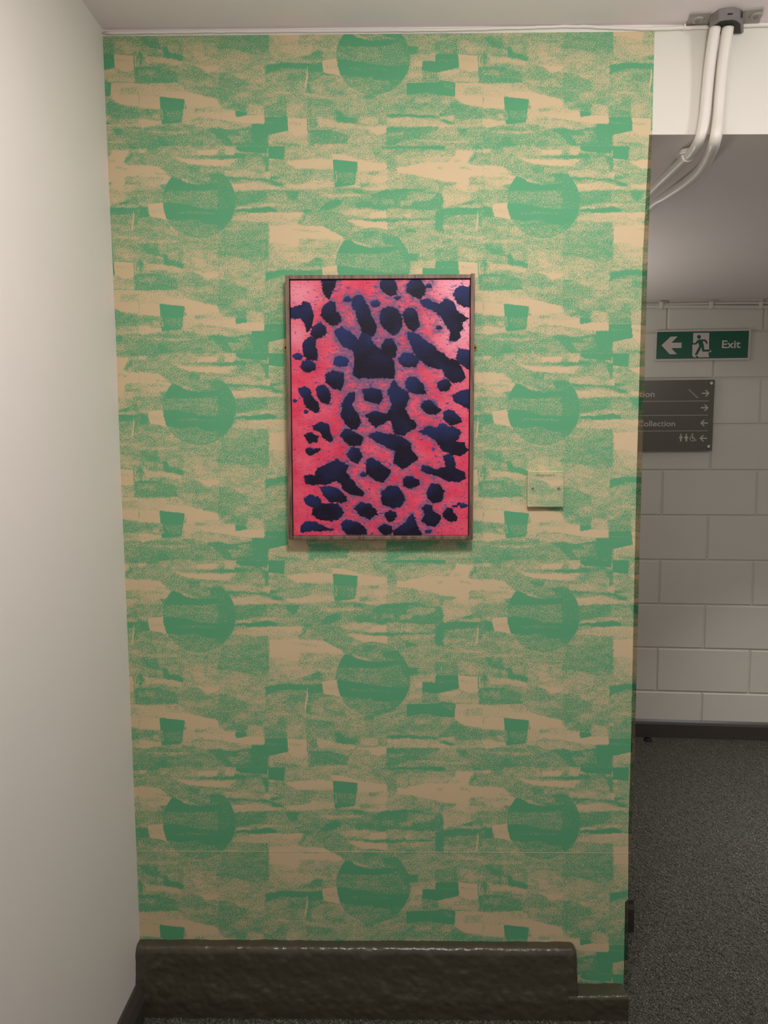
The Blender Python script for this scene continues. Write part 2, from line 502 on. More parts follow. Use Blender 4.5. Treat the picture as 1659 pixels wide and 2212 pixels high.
ink(.02, 627, 385, 760, 380, 900, 395, 960, 425, 990, 455, 970, 462, 900, 446, 775, 447, 770, 486, 627, 466); ink(.25, 730, 402, 800, 400, 900, 418, 800, 416)
ink(.5, 805, 335, 832, 340, 832, 388, 770, 384, 798, 360); ink(.93, 795, 338, 803, 338, 803, 356, 797, 362, 776, 376, 772, 370, 794, 354)
# centre top: patch with the trapezoid
ink(.03, 740, 70, 830, 62, 936, 64, 936, 100, 870, 108, 760, 108, 700, 74); ink(.2, 835, 100, 938, 98, 940, 112, 840, 112)
ink(.14, 830, 166, 945, 172, 946, 196, 800, 206, 720, 200, 690, 192); ink(.03, 930, 40, 985, 44, 1060, 64, 1192, 82, 1195, 110, 1120, 120, 1060, 146, 1050, 80, 930, 64)
ink(.2, 1055, 120, 1195, 112, 1195, 182, 1045, 190); ink(.6, 1110, 122, 1155, 124, 1152, 138, 1110, 138); ink(.06, 1125, 145, 1193, 142, 1193, 172, 1140, 172)
ink(.16, 946, 196, 1040, 187, 1195, 182, 1195, 206, 1130, 222, 1040, 200); ink(.5, 1060, 175, 1130, 180, 1160, 200, 1070, 200)
ink(.99, 934.5, 65, 1054.5, 76, 1039.5, 186, 945.8, 197, f='c'); ink(.8, 960, 128, 1046, 128, 1038, 182, 990, 178, 960, 150, f='i'); ink(.3, 943, 120, 951, 122, 956, 172, 949, 176, f='i')
# green bands, right half
ink(.66, 830, 210, 1020, 204, 1110, 214, 1195, 210, 1195, 312, 1100, 306, 960, 302, 830, 312); ink(.9, 1010, 204, 1080, 208, 1075, 226, 1040, 225)
ink(.3, 882, 232, 1080, 230, 1065, 242, 920, 248, 880, 242); ink(.93, 900, 280, 950, 252, 985, 268, 975, 290, 930, 305, 865, 312); ink(.9, 1040, 275, 1120, 268, 1150, 300, 1050, 300)
ink(.88, 1118, 236, 1180, 212, 1330, 208, 1467, 190, 1467, 306, 1195, 312, 1130, 300, 1160, 270); ink(.96, 1160, 222, 1180, 212, 1330, 210, 1300, 222, 1195, 232)
ink(.62, 1300, 222, 1440, 226, 1400, 256, 1340, 262, 1290, 250); ink(.6, 1260, 265, 1320, 258, 1310, 285, 1255, 290); ink(.55, 1350, 205, 1467, 185, 1467, 222, 1400, 222); ink(.7, 1170, 262, 1230, 256, 1230, 280, 1175, 280)
ink(.02, 1244, 106, 1320, 97, 1395, 76, 1494, 78, 1530, 22, 1608, 22, 1580, 82, 1615, 92, 1660, 95, 1660, 140, 1594, 142, 1586, 182, 1470, 166, 1380, 150, 1310, 136, 1244, 126)
ink(.3, 1545, 98, 1600, 104, 1600, 116, 1550, 110); ink(.28, 1440, 96, 1470, 96, 1468, 112, 1445, 112); ink(.25, 1500, 65, 1545, 62, 1550, 75, 1500, 78)
ink(.95, 1130, 4, 1480, -5, 1480, 18, 1350, 17, 1244, 14, 1195, 10); ink(.5, 1480, -5, 1660, -5, 1660, 18, 1480, 18); ink(.9, 1610, 4, 1660, 8, 1660, 18, 1615, 17)
ink(.5, 1628, 35, 1660, 32, 1660, 92, 1612, 84, 1625, 62); ink(.93, 1614, 34, 1628, 38, 1626, 56, 1616, 60, 1600, 75, 1590, 72, 1612, 56)
ink(.25, 1467, 190, 1660, 185, 1660, 236, 1610, 265, 1520, 282, 1500, 285, 1468, 299); ink(.08, 1540, 165, 1590, 180, 1580, 215, 1520, 195)
ink(.5, 1600, 230, 1660, 205, 1660, 240, 1612, 264); ink(.9, 1565, 274, 1612, 262, 1620, 274, 1575, 284); ink(.7, 1612, 262, 1660, 236, 1660, 284, 1620, 280); ink(.35, 1520, 287, 1600, 285, 1660, 288, 1640, 298, 1540, 302)
ink(.25, 1470, 272, 1490, 278, 1486, 297, 1470, 299)
# streaks below
ink(.3, 960, 312, 1090, 306, 1192, 312, 1192, 350, 1100, 342, 1000, 332); ink(.04, 1120, 320, 1190, 317, 1196, 347, 1112, 346)
ink(.42, 1195, 300, 1428, 310, 1428, 332, 1300, 346, 1195, 345); ink(.15, 1260, 325, 1310, 328, 1310, 350, 1285, 345)
ink(.88, 990, 345, 1100, 350, 1244, 351, 1400, 348, 1424, 356, 1300, 361, 1195, 367, 1080, 360); ink(.03, 1000, 355, 1060, 363, 1196, 368, 1196, 399, 1100, 395, 1050, 382)
ink(.35, 1196, 372, 1300, 366, 1425, 355, 1425, 366, 1330, 380, 1196, 397); ink(.9, 1285, 395, 1330, 400, 1342, 416, 1290, 420)
ink(.93, 1427, 314, 1470, 298, 1660, 299, 1660, 330, 1580, 330, 1480, 340, 1470, 386, 1466, 422, 1430, 402)
ink(.66, 1472, 335, 1640, 340, 1640, 382, 1472, 382); ink(.5, 1498, 342, 1540, 345, 1530, 365, 1490, 368); ink(.48, 1467, 384, 1640, 384, 1640, 436, 1467, 430); ink(.3, 1480, 430, 1660, 440, 1660, 452, 1485, 438); ink(.8, 1636, 310, 1660, 306, 1660, 380, 1637, 380)
ink(.08, 1633, 308, 1636, 308, 1637, 350, 1631, 405, 1622, 406, 1630, 350, f='c')
# first circle
# area between the circles
ink(.3, 627, 468, 770, 488, 900, 450, 987, 458, 952, 540, 880, 545, 790, 560, 700, 585, 627, 566); ink(.18, 640, 470, 770, 486, 765, 520, 690, 540, 660, 510); ink(.38, 850, 480, 975, 470, 955, 530, 830, 540)
ink(.8, 785, 566, 860, 540, 886, 546, 886, 578, 800, 580); ink(.35, 700, 588, 880, 580, 880, 592, 740, 602); ink(.28, 614, 584, 665, 576, 668, 597, 630, 606)
ink(.94, 607, 610, 630, 606, 680, 594, 829, 600, 884, 598, 890, 640, 815, 642, 690, 626, 607, 652); ink(.68, 607, 650, 690, 625, 812, 626, 812, 686, 607, 686); ink(.45, 665, 640, 720, 645, 715, 680, 640, 682); ink(.8, 815, 640, 890, 640, 962, 660, 890, 658, 815, 692)
ink(.08, 811, 611, 813.5, 611, 815, 660, 808, 705, 801, 742, 799, 700, 807, 660, f='c')
ink(.5, 520, 690, 800, 686, 800, 732, 660, 736, 520, 720); ink(.28, 640, 735, 800, 740, 980, 770, 980, 777, 800, 751, 650, 744); ink(.8, 800, 700, 830, 700, 830, 740, 800, 736)
# lower left
ink(.85, 0, 470, 80, 470, 95, 505, 130, 540, 40, 515, 20, 495); ink(.35, 0, 455, 180, 458, 180, 466, 0, 464); ink(.75, 30, 465, 100, 470, 90, 490, 40, 490)
ink(.93, 118, 520, 135, 518, 148, 550, 180, 556, 222, 565, 212, 587, 180, 580, 120, 572); ink(.5, 140, 525, 180, 520, 195, 548, 160, 555); ink(.18, 20, 558, 118, 574, 210, 588, 200, 606, 100, 600, 40, 596); ink(.85, 0, 540, 16, 560, 18, 602, 0, 606)
ink(.04, 270, 611, 386, 615, 375, 628, 335, 646, 308, 628); ink(.2, 265, 545, 310, 545, 330, 580, 280, 590)
ink(.78, 0, 616, 100, 622, 185, 637, 186, 690, 0, 697); ink(.97, 0, 616, 95, 618, 95, 624, 0, 623); ink(.6, 0, 630, 80, 626, 80, 655, 0, 655)
ink(.2, 0, 697, 180, 692, 240, 740, 330, 768, 110, 758, 0, 760); ink(.3, 120, 700, 200, 705, 230, 740, 150, 730); ink(.03, 150, 735, 260, 745, 380, 775, 386, 806, 320, 810, 240, 830, 220, 775, 100, 758)
ink(.05, 0, 760, 102, 760, 105, 792, 105, 816, 0, 810); ink(.62, 0, 815, 80, 820, 102, 830, 108, 872, 40, 860, 0, 872); ink(.25, 60, 838, 100, 838, 104, 864, 75, 862); ink(.12, 0, 866, 108, 874, 110, 891, 40, 906, 0, 905)
ink(.15, 215, 820, 380, 800, 470, 830, 470, 862, 300, 850, 215, 882); ink(.5, 272, 820, 322, 820, 320, 834, 270, 832); ink(.3, 208, 885, 300, 868, 402, 874, 402, 900, 300, 916, 210, 892); ink(.06, 290, 840, 400, 838, 400, 868, 320, 858); ink(.7, 210, 895, 260, 893, 320, 910, 210, 912)
ink(.99, 100, 759.5, 221, 772, 205, 881, 111, 891, f='c'); ink(.8, 126, 823, 212, 823, 203, 877, 150, 875, 125, 845, f='i'); ink(.3, 107, 815, 115, 817, 120, 867, 113, 870, f='i')
# bottom left band
ink(.7, 0, 908, 160, 900, 330, 912, 420, 905, 545, 910, 562, 1000, 0, 1000); ink(.32, 40, 925, 250, 925, 245, 935, 130, 937, 50, 932); ink(.9, 100, 950, 130, 950, 150, 1000, 90, 1000)
ink(.9, 330, 914, 420, 905, 546, 893, 622, 932, 626, 1000, 420, 1000, 380, 950); ink(.6, 480, 920, 530, 918, 540, 940, 500, 945); ink(.68, 430, 945, 560, 935, 580, 965, 450, 985)
# middle lower block
ink(.75, 605, 800, 716, 770, 716, 860, 605, 855); ink(.4, 615, 745, 690, 755, 660, 790, 600, 795); ink(.7, 466, 798, 520, 795, 515, 836, 466, 828); ink(.95, 466, 826, 520, 834, 520, 848, 468, 858, f='c'); ink(.5, 466, 742, 520, 745, 520, 790, 466, 800)
ink(.35, 520, 792, 602, 800, 604, 852, 520, 846); ink(.15, 386, 805, 466, 832, 468, 840, 415, 836); ink(.6, 400, 808, 466, 800, 466, 828, 425, 822)
ink(.05, 400, 838, 465, 834, 468, 858, 520, 849, 602, 850, 608, 886, 552, 890, 400, 870, f='c'); ink(.32, 400, 872, 545, 880, 545, 906, 430, 916, 400, 902); ink(.2, 470, 852, 540, 852, 545, 880, 470, 872)
ink(.985, 607, 858, 715, 857, 720, 922, 625, 942, 545, 912, 545, 890, 605, 893, f='c'); ink(.94, 545, 908, 626, 940, 626, 1000, 558, 1000); ink(.8, 614, 878, 700, 882, 700, 890, 614, 890, f='i')
ink(.36, 716, 800, 812, 800, 812, 862, 716, 857); ink(.03, 716, 860, 810, 865, 815, 936, 752, 947, 721, 922, f='c'); ink(.25, 725, 880, 790, 885, 785, 897, 725, 890, f='i')
ink(.22, 626, 942, 720, 923, 816, 940, 816, 1000, 700, 1000, 634, 980); ink(.5, 640, 970, 760, 985, 800, 1000, 650, 1000)
ink(.25, 815, 866, 850, 866, 850, 916, 815, 916); ink(.95, 809, 862, 813, 862, 814, 920, 810, 920, f='c'); ink(.85, 822, 868, 831, 868, 830, 912, 824, 912)
# lower centre
ink(.78, 810, 762, 900, 770, 952, 790, 900, 802, 830, 802); ink(.35, 850, 752, 990, 768, 990, 778, 860, 764); ink(.7, 900, 720, 980, 725, 1000, 750, 920, 750); ink(.85, 1090, 745, 1130, 750, 1125, 772, 1080, 768)
ink(.92, 947, 822, 970, 824, 985, 850, 1010, 860, 1056, 867, 1045, 890, 1000, 884, 955, 877); ink(.55, 972, 830, 1015, 830, 1020, 856, 990, 852); ink(.2, 855, 860, 950, 878, 1042, 893, 1035, 906, 870, 906, 855, 892); ink(.75, 832, 868, 853, 870, 853, 912, 832, 912)
ink(.5, 1050, 830, 1195, 850, 1195, 902, 1060, 890); ink(.24, 1070, 850, 1150, 860, 1155, 892, 1070, 890); ink(.2, 1050, 905, 1195, 895, 1195, 912, 1060, 915)
ink(.8, 830, 922, 940, 922, 1018, 945, 1012, 992, 830, 1000); ink(.97, 815, 919, 930, 921, 930, 927, 815, 928); ink(.45, 1018, 945, 1192, 942, 1192, 1000, 1000, 1000); ink(.04, 1100, 910, 1192, 900, 1192, 936, 1150, 943, 1125, 930)
ink(.25, 850, 990, 1010, 990, 1010, 1000, 850, 1000)
# right of the second circle
ink(.55, 1300, 480, 1426, 500, 1426, 546, 1310, 560); ink(.93, 1287, 515, 1350, 519, 1342, 546, 1300, 555); ink(.3, 1306, 560, 1426, 545, 1431, 588, 1370, 590, 1366, 662, 1310, 668, 1290, 690, 1310, 600); ink(.06, 1330, 590, 1366, 588, 1366, 612, 1335, 612)
ink(.74, 1425, 496, 1536, 470, 1538, 556, 1430, 552); ink(.42, 1540, 480, 1660, 500, 1660, 562, 1540, 556)
ink(.985, 1430, 555, 1537, 555, 1543, 617, 1441, 642, 1367, 632, 1367, 587, 1429, 590, f='c'); ink(.8, 1440, 578, 1530, 582, 1530, 590, 1440, 590, f='i'); ink(.72, 1366, 615, 1441, 630, 1441, 688, 1366, 686)
ink(.03, 1540, 555, 1632, 562, 1636, 632, 1594, 640, 1544, 619, f='c'); ink(.25, 1550, 578, 1615, 583, 1610, 594, 1550, 588, f='i'); ink(.3, 1441, 642, 1543, 620, 1636, 636, 1641, 692, 1530, 692, 1452, 682); ink(.12, 1445, 645, 1540, 624, 1540, 645, 1480, 655)
ink(.25, 1636, 562, 1660, 562, 1660, 616, 1640, 616); ink(.95, 1633, 560, 1637, 560, 1638, 618, 1634, 618, f='c'); ink(.85, 1646, 565, 1655, 565, 1654, 605, 1648, 608); ink(.82, 1638, 618, 1660, 616, 1660, 694, 1646, 692)
ink(.965, 1291, 694, 1440, 690, 1462, 682, 1525, 692, 1521, 757, 1440, 750, 1390, 736, 1290, 752, f='c'); ink(.6, 1290, 735, 1345, 728, 1440, 740, 1480, 755, 1470, 800, 1300, 795); ink(.85, 1462, 694, 1520, 700, 1515, 730, 1470, 712, f='i'); ink(.4, 1330, 755, 1420, 760, 1400, 785, 1320, 785)
ink(.12, 1525, 692, 1660, 695, 1660, 806, 1570, 796, 1523, 766, f='c'); ink(.02, 1550, 752, 1660, 762, 1660, 802, 1570, 796, 1526, 764, f='i'); ink(.42, 1575, 722, 1660, 708, 1660, 750, 1560, 752, f='i'); ink(.75, 1522, 772, 1570, 800, 1660, 812, 1660, 862, 1560, 866, 1455, 850)
ink(.45, 1460, 765, 1500, 770, 1500, 800, 1460, 800)
ink(.95, 1195, 842, 1400, 848, 1450, 855, 1450, 862, 1244, 858, 1195, 852); ink(.96, 1452, 836, 1492, 848, 1490, 853, 1452, 851); ink(.92, 1452, 862, 1511, 880, 1508, 893, 1470, 884); ink(.3, 1455, 852, 1515, 850, 1510, 880, 1455, 862)
ink(.24, 1195, 862, 1300, 862, 1430, 872, 1500, 893, 1660, 886, 1660, 903, 1440, 906, 1195, 906); ink(.12, 1200, 862, 1270, 862, 1250, 885, 1200, 880)
ink(.84, 1195, 906, 1450, 904, 1425, 945, 1300, 970, 1195, 1000); ink(.62, 1420, 925, 1660, 906, 1660, 1000, 1300, 1000, 1330, 965); ink(.9, 1530, 915, 1580, 912, 1585, 945, 1550, 945); ink(.35, 1470, 925, 1520, 920, 1525, 940, 1470, 945); ink(.35, 1330, 962, 1600, 975, 1592, 986, 1340, 972)
ink(.55, 1205, 935, 1280, 928, 1270, 945, 1205, 950)
# the two discs with their cream tabs
for key, ox, oy in (('A', 0, 0), ('B', 838, 304)):
    def q(d, *xy, f=''):
        ink(d, *[v + (ox if i % 2 == 0 else oy) for i, v in enumerate(xy)], f=f, clip=key)
    q(.6, 90, 60, 500, 60, 500, 470, 90, 470)
    q(.75, 100, 150, 480, 150, 480, 460, 100, 460)
    q(.66, 200, 88, 400, 88, 420, 180, 330, 184, 250, 176, 200, 150); q(.88, 240, 108, 300, 100, 290, 128, 250, 135); q(.9, 330, 135, 420, 130, 430, 185, 350, 170)
    q(.3, 190, 148, 240, 160, 290, 178, 300, 186, 250, 180, 205, 165)
    q(.975, 120, 150, 185, 150, 215, 168, 290, 187, 380, 182, 420, 176, 470, 150, 470, 215, 370, 206, 300, 213, 250, 212, 205, 218, 120, 216)
    if key == 'A': q(.92, 380, 175, 480, 150, 480, 340, 380, 330)
    else: q(.78, 380, 200, 430, 200, 430, 300, 380, 300); q(.9, 400, 165, 480, 150, 480, 280, 440, 250)
    q(.78, 110, 214, 200, 216, 215, 266, 120, 272)
    q(.985, 105, 276, 150, 276, 215, 284, 300, 300, 380, 306, 480, 300, 480, 380, 370, 378, 300, 372, 286, 360, 125, 353)
    q(.85, 180, 316, 260, 316, 370, 320, 370, 330, 250, 330, 180, 328)
    q(.75, 140, 356, 290, 362, 300, 375, 250, 380, 150, 372); q(.9, 360, 372, 450, 365, 425, 405, 380, 402)
    ink(.03, ox + 45, oy + 281, ox + 116, oy + 272, ox + 119, oy + 300, ox + 134, oy + 355, ox + 100, oy + 346, ox + 55, oy + 338, ox + 48, oy + 310, f='c')
    ink(.16, ox + 50, oy + 298, ox + 118, oy + 300, ox + 122, oy + 322, ox + 56, oy + 322, f='i')


def make_tile():
    """three fields of one repeat: soft ink density, ink density inside the hard-edged shapes, distance to their edges"""
    yy, xx = np.mgrid[0:TH, 0:TW].astype(float); xx += .5; yy += .5
    soft = np.full((TH, TW), .52); solid = np.full((TH, TW), .9); edge = np.full((TH, TW), 8.0)
    wx = 1.5 * vnoise(TW, TH, 10, 7, 1) + 2.0 * vnoise(TW, TH, 30, 20, 2) + 1.2 * vnoise(TW, TH, 4, 3, 21)
    wy = 1.3 * vnoise(TW, TH, 14, 7, 3) + 1.8 * vnoise(TW, TH, 45, 20, 4) + 1.0 * vnoise(TW, TH, 4, 3, 22)
    disc = {}
    for nm, c in (('A', CA), ('B', CB)):
        cx, cy, r = (v / TS for v in c)
        disc[nm] = np.hypot(xx - cx, yy - cy) - r; edge = np.minimum(edge, disc[nm])
    for den, pts, f, clip in PATTERN:
        pts = [(a / TS, b / TS) for a, b in pts]
        x0, x1 = min(p[0] for p in pts), max(p[0] for p in pts); y0, y1 = min(p[1] for p in pts), max(p[1] for p in pts)
        m = 12
        i0, i1, j0, j1 = max(0, int(y0 - m)), min(TH, int(y1 + m) + 1), max(0, int(x0 - m)), min(TW, int(x1 + m) + 1)
        if i1 <= i0 or j1 <= j0: continue
        w = (slice(i0, i1), slice(j0, j1)); X, Y = xx[w], yy[w]
        if f == 'c':
            d = sd_poly(pts, X, Y); e = edge[w]
            # the newest shape owns its inside and, outside, whatever lies nearer to it than to older shapes
            own = (d < 0) | (d < e)
            solid[w] = np.where(own & (d < 7), den, solid[w]); edge[w] = np.minimum(e, d)
            continue
        X, Y = X + wx[w], Y + wy[w]
        a = np.clip(.5 - sd_poly(pts, X, Y) / 3.6, 0, 1)
        if clip: a = a * (disc[clip][w] < 3)
        t = solid if (clip or f == 'i') else soft
        t[w] = t[w] * (1 - a) + den * a
    out = []
    lump = .09 + .30 * vnoise(TW, TH, 26, 9, 5) + .38 * vnoise(TW, TH, 9, 5, 6) + .22 * vnoise(TW, TH, 70, 14, 7)
    for d in (soft, solid):
        p = np.clip(d, .003, .997)
        # density -> threshold in standard deviations of the grain
        out.append(np.log(p / (1 - p)) / 1.65 + (1 - np.abs(2 * p - 1) ** 3) * lump)
    return np.stack(out + [np.clip(edge, -8, 8)], -1)


TILE = make_tile()


def print_uv(X, Z):
    """where a point of the wall (metres along, metres up) falls in the printed design; stretched to lie square in the camera image"""
    w = 1.0 - 0.005877 * X - 0.044057 * Z  # camera projection from wall to image pixels, baked into constants
    return (849.08 + 808.75 * X - 38.41 * Z) / w, (2172.02 - 7.567 * X - 859.39 * Z) / w


def tile_at(u, v):
    x = np.mod(u - 300.0, 743.5) * (TW / 743.5) - .5; y = np.mod(v - 1210.0, 447.1) * (TH / 447.1) - .5
    x0, y0 = np.floor(x).astype(int), np.floor(y).astype(int); fx, fy = (x - x0)[..., None], (y - y0)[..., None]
    a = TILE[y0 % TH, x0 % TW]; b = TILE[y0 % TH, (x0 + 1) % TW]; c = TILE[(y0 + 1) % TH, x0 % TW]; d = TILE[(y0 + 1) % TH, (x0 + 1) % TW]
    return (a * (1 - fx) + b * fx) * (1 - fy) + (c * (1 - fx) + d * fx) * fy


def grid_mesh(name, V, nx, nz, attrs):
    """V: (nz*nx,3) points row by row"""
    me = bpy.data.meshes.new(name); nf = (nx - 1) * (nz - 1)
    me.vertices.add(nx * nz); me.vertices.foreach_set('co', np.ascontiguousarray(V, dtype=np.float32).ravel())
    i = (np.arange(nz - 1)[:, None] * nx + np.arange(nx - 1)[None, :]).ravel()
    q = np.stack([i, i + 1, i + nx + 1, i + nx], -1).astype(np.int32)
    me.loops.add(nf * 4); me.loops.foreach_set('vertex_index', q.ravel())
    me.polygons.add(nf); me.polygons.foreach_set('loop_start', np.arange(0, nf * 4, 4, dtype=np.int32))
    me.polygons.foreach_set('loop_total', np.full(nf, 4, dtype=np.int32))
    for k, a in attrs.items():
        if a.ndim == 2:
            at = me.attributes.new(k, 'FLOAT_VECTOR', 'POINT'); at.data.foreach_set('vector', np.ascontiguousarray(a, dtype=np.float32).ravel())
        else:
            at = me.attributes.new(k, 'FLOAT', 'POINT'); at.data.foreach_set('value', a.astype(np.float32))
    me.update(); me.validate()
    return me


def paper_patch(name, x0, x1, z0, z1, Y, step, mat, parent, xo=0.0):
    nz = max(2, int((z1 - z0) / step) + 1); nx = max(2, int(max(x1(z0) - x0(z0), x1(z1) - x0(z1)) / step) + 1)
    z = np.linspace(z0, z1, nz); a = np.array([x0(v) for v in z]); b = np.array([x1(v) for v in z])
    X = a[:, None] + (b - a)[:, None] * np.linspace(0, 1, nx)[None, :]; Z = np.repeat(z[:, None], nx, 1)
    u, v = print_uv(X, Z)
    den = tile_at(u, v)
    V = np.stack([X, np.full_like(X, Y), Z], -1).reshape(-1, 3)
    me = grid_mesh(name, V, nx, nz, {'print_density': den.reshape(-1, 3), 'print_coord': np.stack([u, v, 0 * u], -1).reshape(-1, 3)})
    return link(name, me, mat, parent)


# ------------------------------------------------------------------ room shell
YB = -2.6      # how far the hall is built behind the camera
RX = 3.4       # right-hand extent
YF = 2.3
T_W = 0.30     # wall thickness

floor = box('floor', (-2.2, YB, -.08), (RX, YF, 0.0), CARPET)
structure(floor, 'dark grey flecked carpet floor running from the hall into the corridor', 'floor')

ceiling = box('ceiling', (-.9, YB, ZC), (RX, T_W, ZC + .1), CEIL)
structure(ceiling, 'off-white ceiling above the papered wall', 'ceiling')

# papered wall: a solid pier with a free end bent to image pixel positions
def slab_levels(name, levels, ring, mat):
    bm = bmesh.new(); R = [[bm.verts.new(p) for p in ring(z)] for z in levels]
    bm.faces.new(R[0][::-1]); bm.faces.new(R[-1])
    for a, b in zip(R[:-1], R[1:]):
        for k in range(4): bm.faces.new((a[k], a[(k + 1) % 4], b[(k + 1) % 4], b[k]))
    return from_bm(name, bm, mat)


LEV = sorted(list(np.linspace(0, ZC, 15)) + [ZS] + [float(onY(1355, y)[2]) for y in (1790, 1942, 1948)])
wall_back = slab_levels('wall_back', LEV, lambda z: [(-.95, .0005, z), (XS(z), .0005, z), (XS(z), T_W, z), (-.95, T_W, z)], PAINT)
structure(wall_back, 'wall covered in green and cream sponged wallpaper with circles', 'wall')
STEP = .0022
paper_patch('wallpaper', XL, XS, .05, ZPT, -.0006, STEP, PAPER, wall_back)
paper_patch('wallpaper', XS, XRr, ZS + .003, ZPT, -.0006, STEP, PAPER, wall_back)
paper_patch('wallpaper_edge', XS, XRr, .09, ZS + .003, -.0006, STEP, FILM, wall_back)
zs0 = float(onY(830, 1840)[2])
box('paper_joint', (float(XL(zs0)), -.0012, zs0 - .00045), (float(XRr(zs0)) - .002, -.0007, zs0 + .00045), SEAM, wall_back)

# header over the corridor opening
def zsof(x, y): return ZS + .004 - .010 * (x - .6) / (RX - .6) - .018 * max(0, y - T_W)


header = hexa('wall_header',
              [(x, y, zsof(x, y)) for x, y in ((XS(ZS), .0005), (RX, .0005), (RX, T_W), (XS(ZS), T_W))],
              [(XS(ZC), .0005, ZC), (RX, .0005, ZC), (RX, T_W, ZC), (XS(ZC), T_W, ZC)], HEAD)
structure(header, 'white painted header over the corridor opening', 'wall')
corridor_ceiling = hexa('ceiling',
                        [(x, y, zsof(x, y)) for x, y in ((-2.2, T_W), (RX, T_W), (RX, YF), (-2.2, YF))],
                        [(x, y, ZS + .12) for x, y in ((-2.2, T_W), (RX, T_W), (RX, YF), (-2.2, YF))], SOFF)
structure(corridor_ceiling, 'lower grey corridor ceiling behind the header', 'ceiling')
# the header's underside carries the corridor ceiling's paint
header.data.materials.append(SOFF)      # its underside carries the corridor ceiling's paint
for p in header.data.polygons:
    if p.normal.z < -.9: p.material_index = 1

wall_left = slab_levels('wall_left', LEV, lambda z: [(XL(z) - .12, YB, z), (XL(z), YB, z), (XL(z), .0004, z), (XL(z) - .12, .0004, z)], PAINT)
structure(wall_left, 'plain off-white wall on the left', 'wall')

# far corridor wall of painted concrete blocks
wall_far = hexa('wall_far', [F(-2.2, 0, -.006), F(3.4, 0, -.006), F(3.4, 0, -.15), F(-2.2, 0, -.15)],
                [F(-2.2, ZS, -.006), F(3.4, ZS, -.006), F(3.4, ZS, -.15), F(-2.2, ZS, -.15)], BLOCK)
structure(wall_far, 'grey painted concrete block wall across the corridor', 'wall')
BZ, BX, CH, BL, JT = 1.1374, 1.3439 * _fn, .225, .45 * _fn, .0075


def block_bm(l, h):
    bm = bmesh.new(); b = .004
    ring = lambda m, o: [bm.verts.new((x, y, o)) for x, y in ((m, m), (l - m, m), (l - m, h - m), (m, h - m))]
    a, c, e = ring(0, -.012), ring(.0, -.0035), ring(b, 0.0)
    bm.faces.new(e)
    for p, q in ((a, c), (c, e)):
        for i in range(4): bm.faces.new((p[i], p[(i + 1) % 4], q[(i + 1) % 4], q[i]))
    return bm


bases = {}
k = math.ceil((ZS - BZ) / CH)
for row in range(-6, k):
    z0, z1 = BZ + row * CH, BZ + (row + 1) * CH
    lo, hi = max(z0 + JT / 2, .0), min(z1 - JT / 2, ZS - .002)
    if hi - lo < .02: continue
    off = BX + (BL / 2 if row % 2 else 0)
    for c in range(-3, 5):
        s0 = off + c * BL
        if s0 < .2: continue
        key = round(hi - lo, 4)
        if key not in bases:
            me = bpy.data.meshes.new('concrete_block'); bm = block_bm(BL - JT, hi - lo); bm.to_mesh(me); bm.free(); me.materials.append(BLOCK); bases[key] = me
        o = bpy.data.objects.new('concrete_block', bases[key]); COL.objects.link(o); o.parent = wall_far
        tl = random.uniform(-.0011, .0011)
        mm = Matrix.Identity(4); p = F(s0 + JT / 2, lo, random.uniform(0, .0012))
        for i in range(3): mm[i][0], mm[i][1], mm[i][2], mm[i][3] = FR[i], (0, 0, 1)[i], FNN[i], p[i]
        o.matrix_local = mm @ Matrix.Rotation(tl, 4, 'X') @ Matrix.Rotation(random.uniform(-.0015, .0015), 4, 'Y')

# ------------------------------------------------------------------ skirtings
def skirting_profile(h, t, bev):
    return [(0, 0), (t, 0), (t, h - bev * 2.2), (t - bev * .5, h - bev), (bev * .4, h), (0, h)]


def skirting(name, A, B, N, h, t, bev, mat):
    """A->B along the floor, N into the room"""
    bm = bmesh.new(); pr = skirting_profile(h, t, bev)
    r = [[bm.verts.new(Vector(p) + Vector(N) * u + Vector((0, 0, v))) for u, v in pr] for p in (A, B)]
    bm.faces.new(r[0][::-1]); bm.faces.new(r[1]); n = len(pr)
    for i in range(n): bm.faces.new((r[0][i], r[0][(i + 1) % n], r[1][(i + 1) % n], r[1][i]))
    return from_bm(name, bm, mat)


s = skirting('baseboard_far', F(-1.0, 0, -.002), F(3.38, 0, -.002), FNN, .092, .017, .010, SKIRT)
structure(s, 'dark skirting board along the block wall', 'skirting')
zl = float(onX(297, 2136, XL(.08))[2])
s = skirting('baseboard_left', (XL(0), YB, 0), (XL(0), -.03, 0), (1, 0, 0), .088, .026, .016, SKIRT)
structure(s, 'dark brown skirting board on the left wall', 'skirting')
xr = float(onY(1370, 1980, .30)[0])
s = skirting('baseboard_rear', (.25, T_W + .012, 0), (xr, T_W + .012, 0), (0, -1, 0), .1, .012, .012, SKIRT)
structure(s, 'end of a dark skirting board showing past the papered wall', 'skirting')


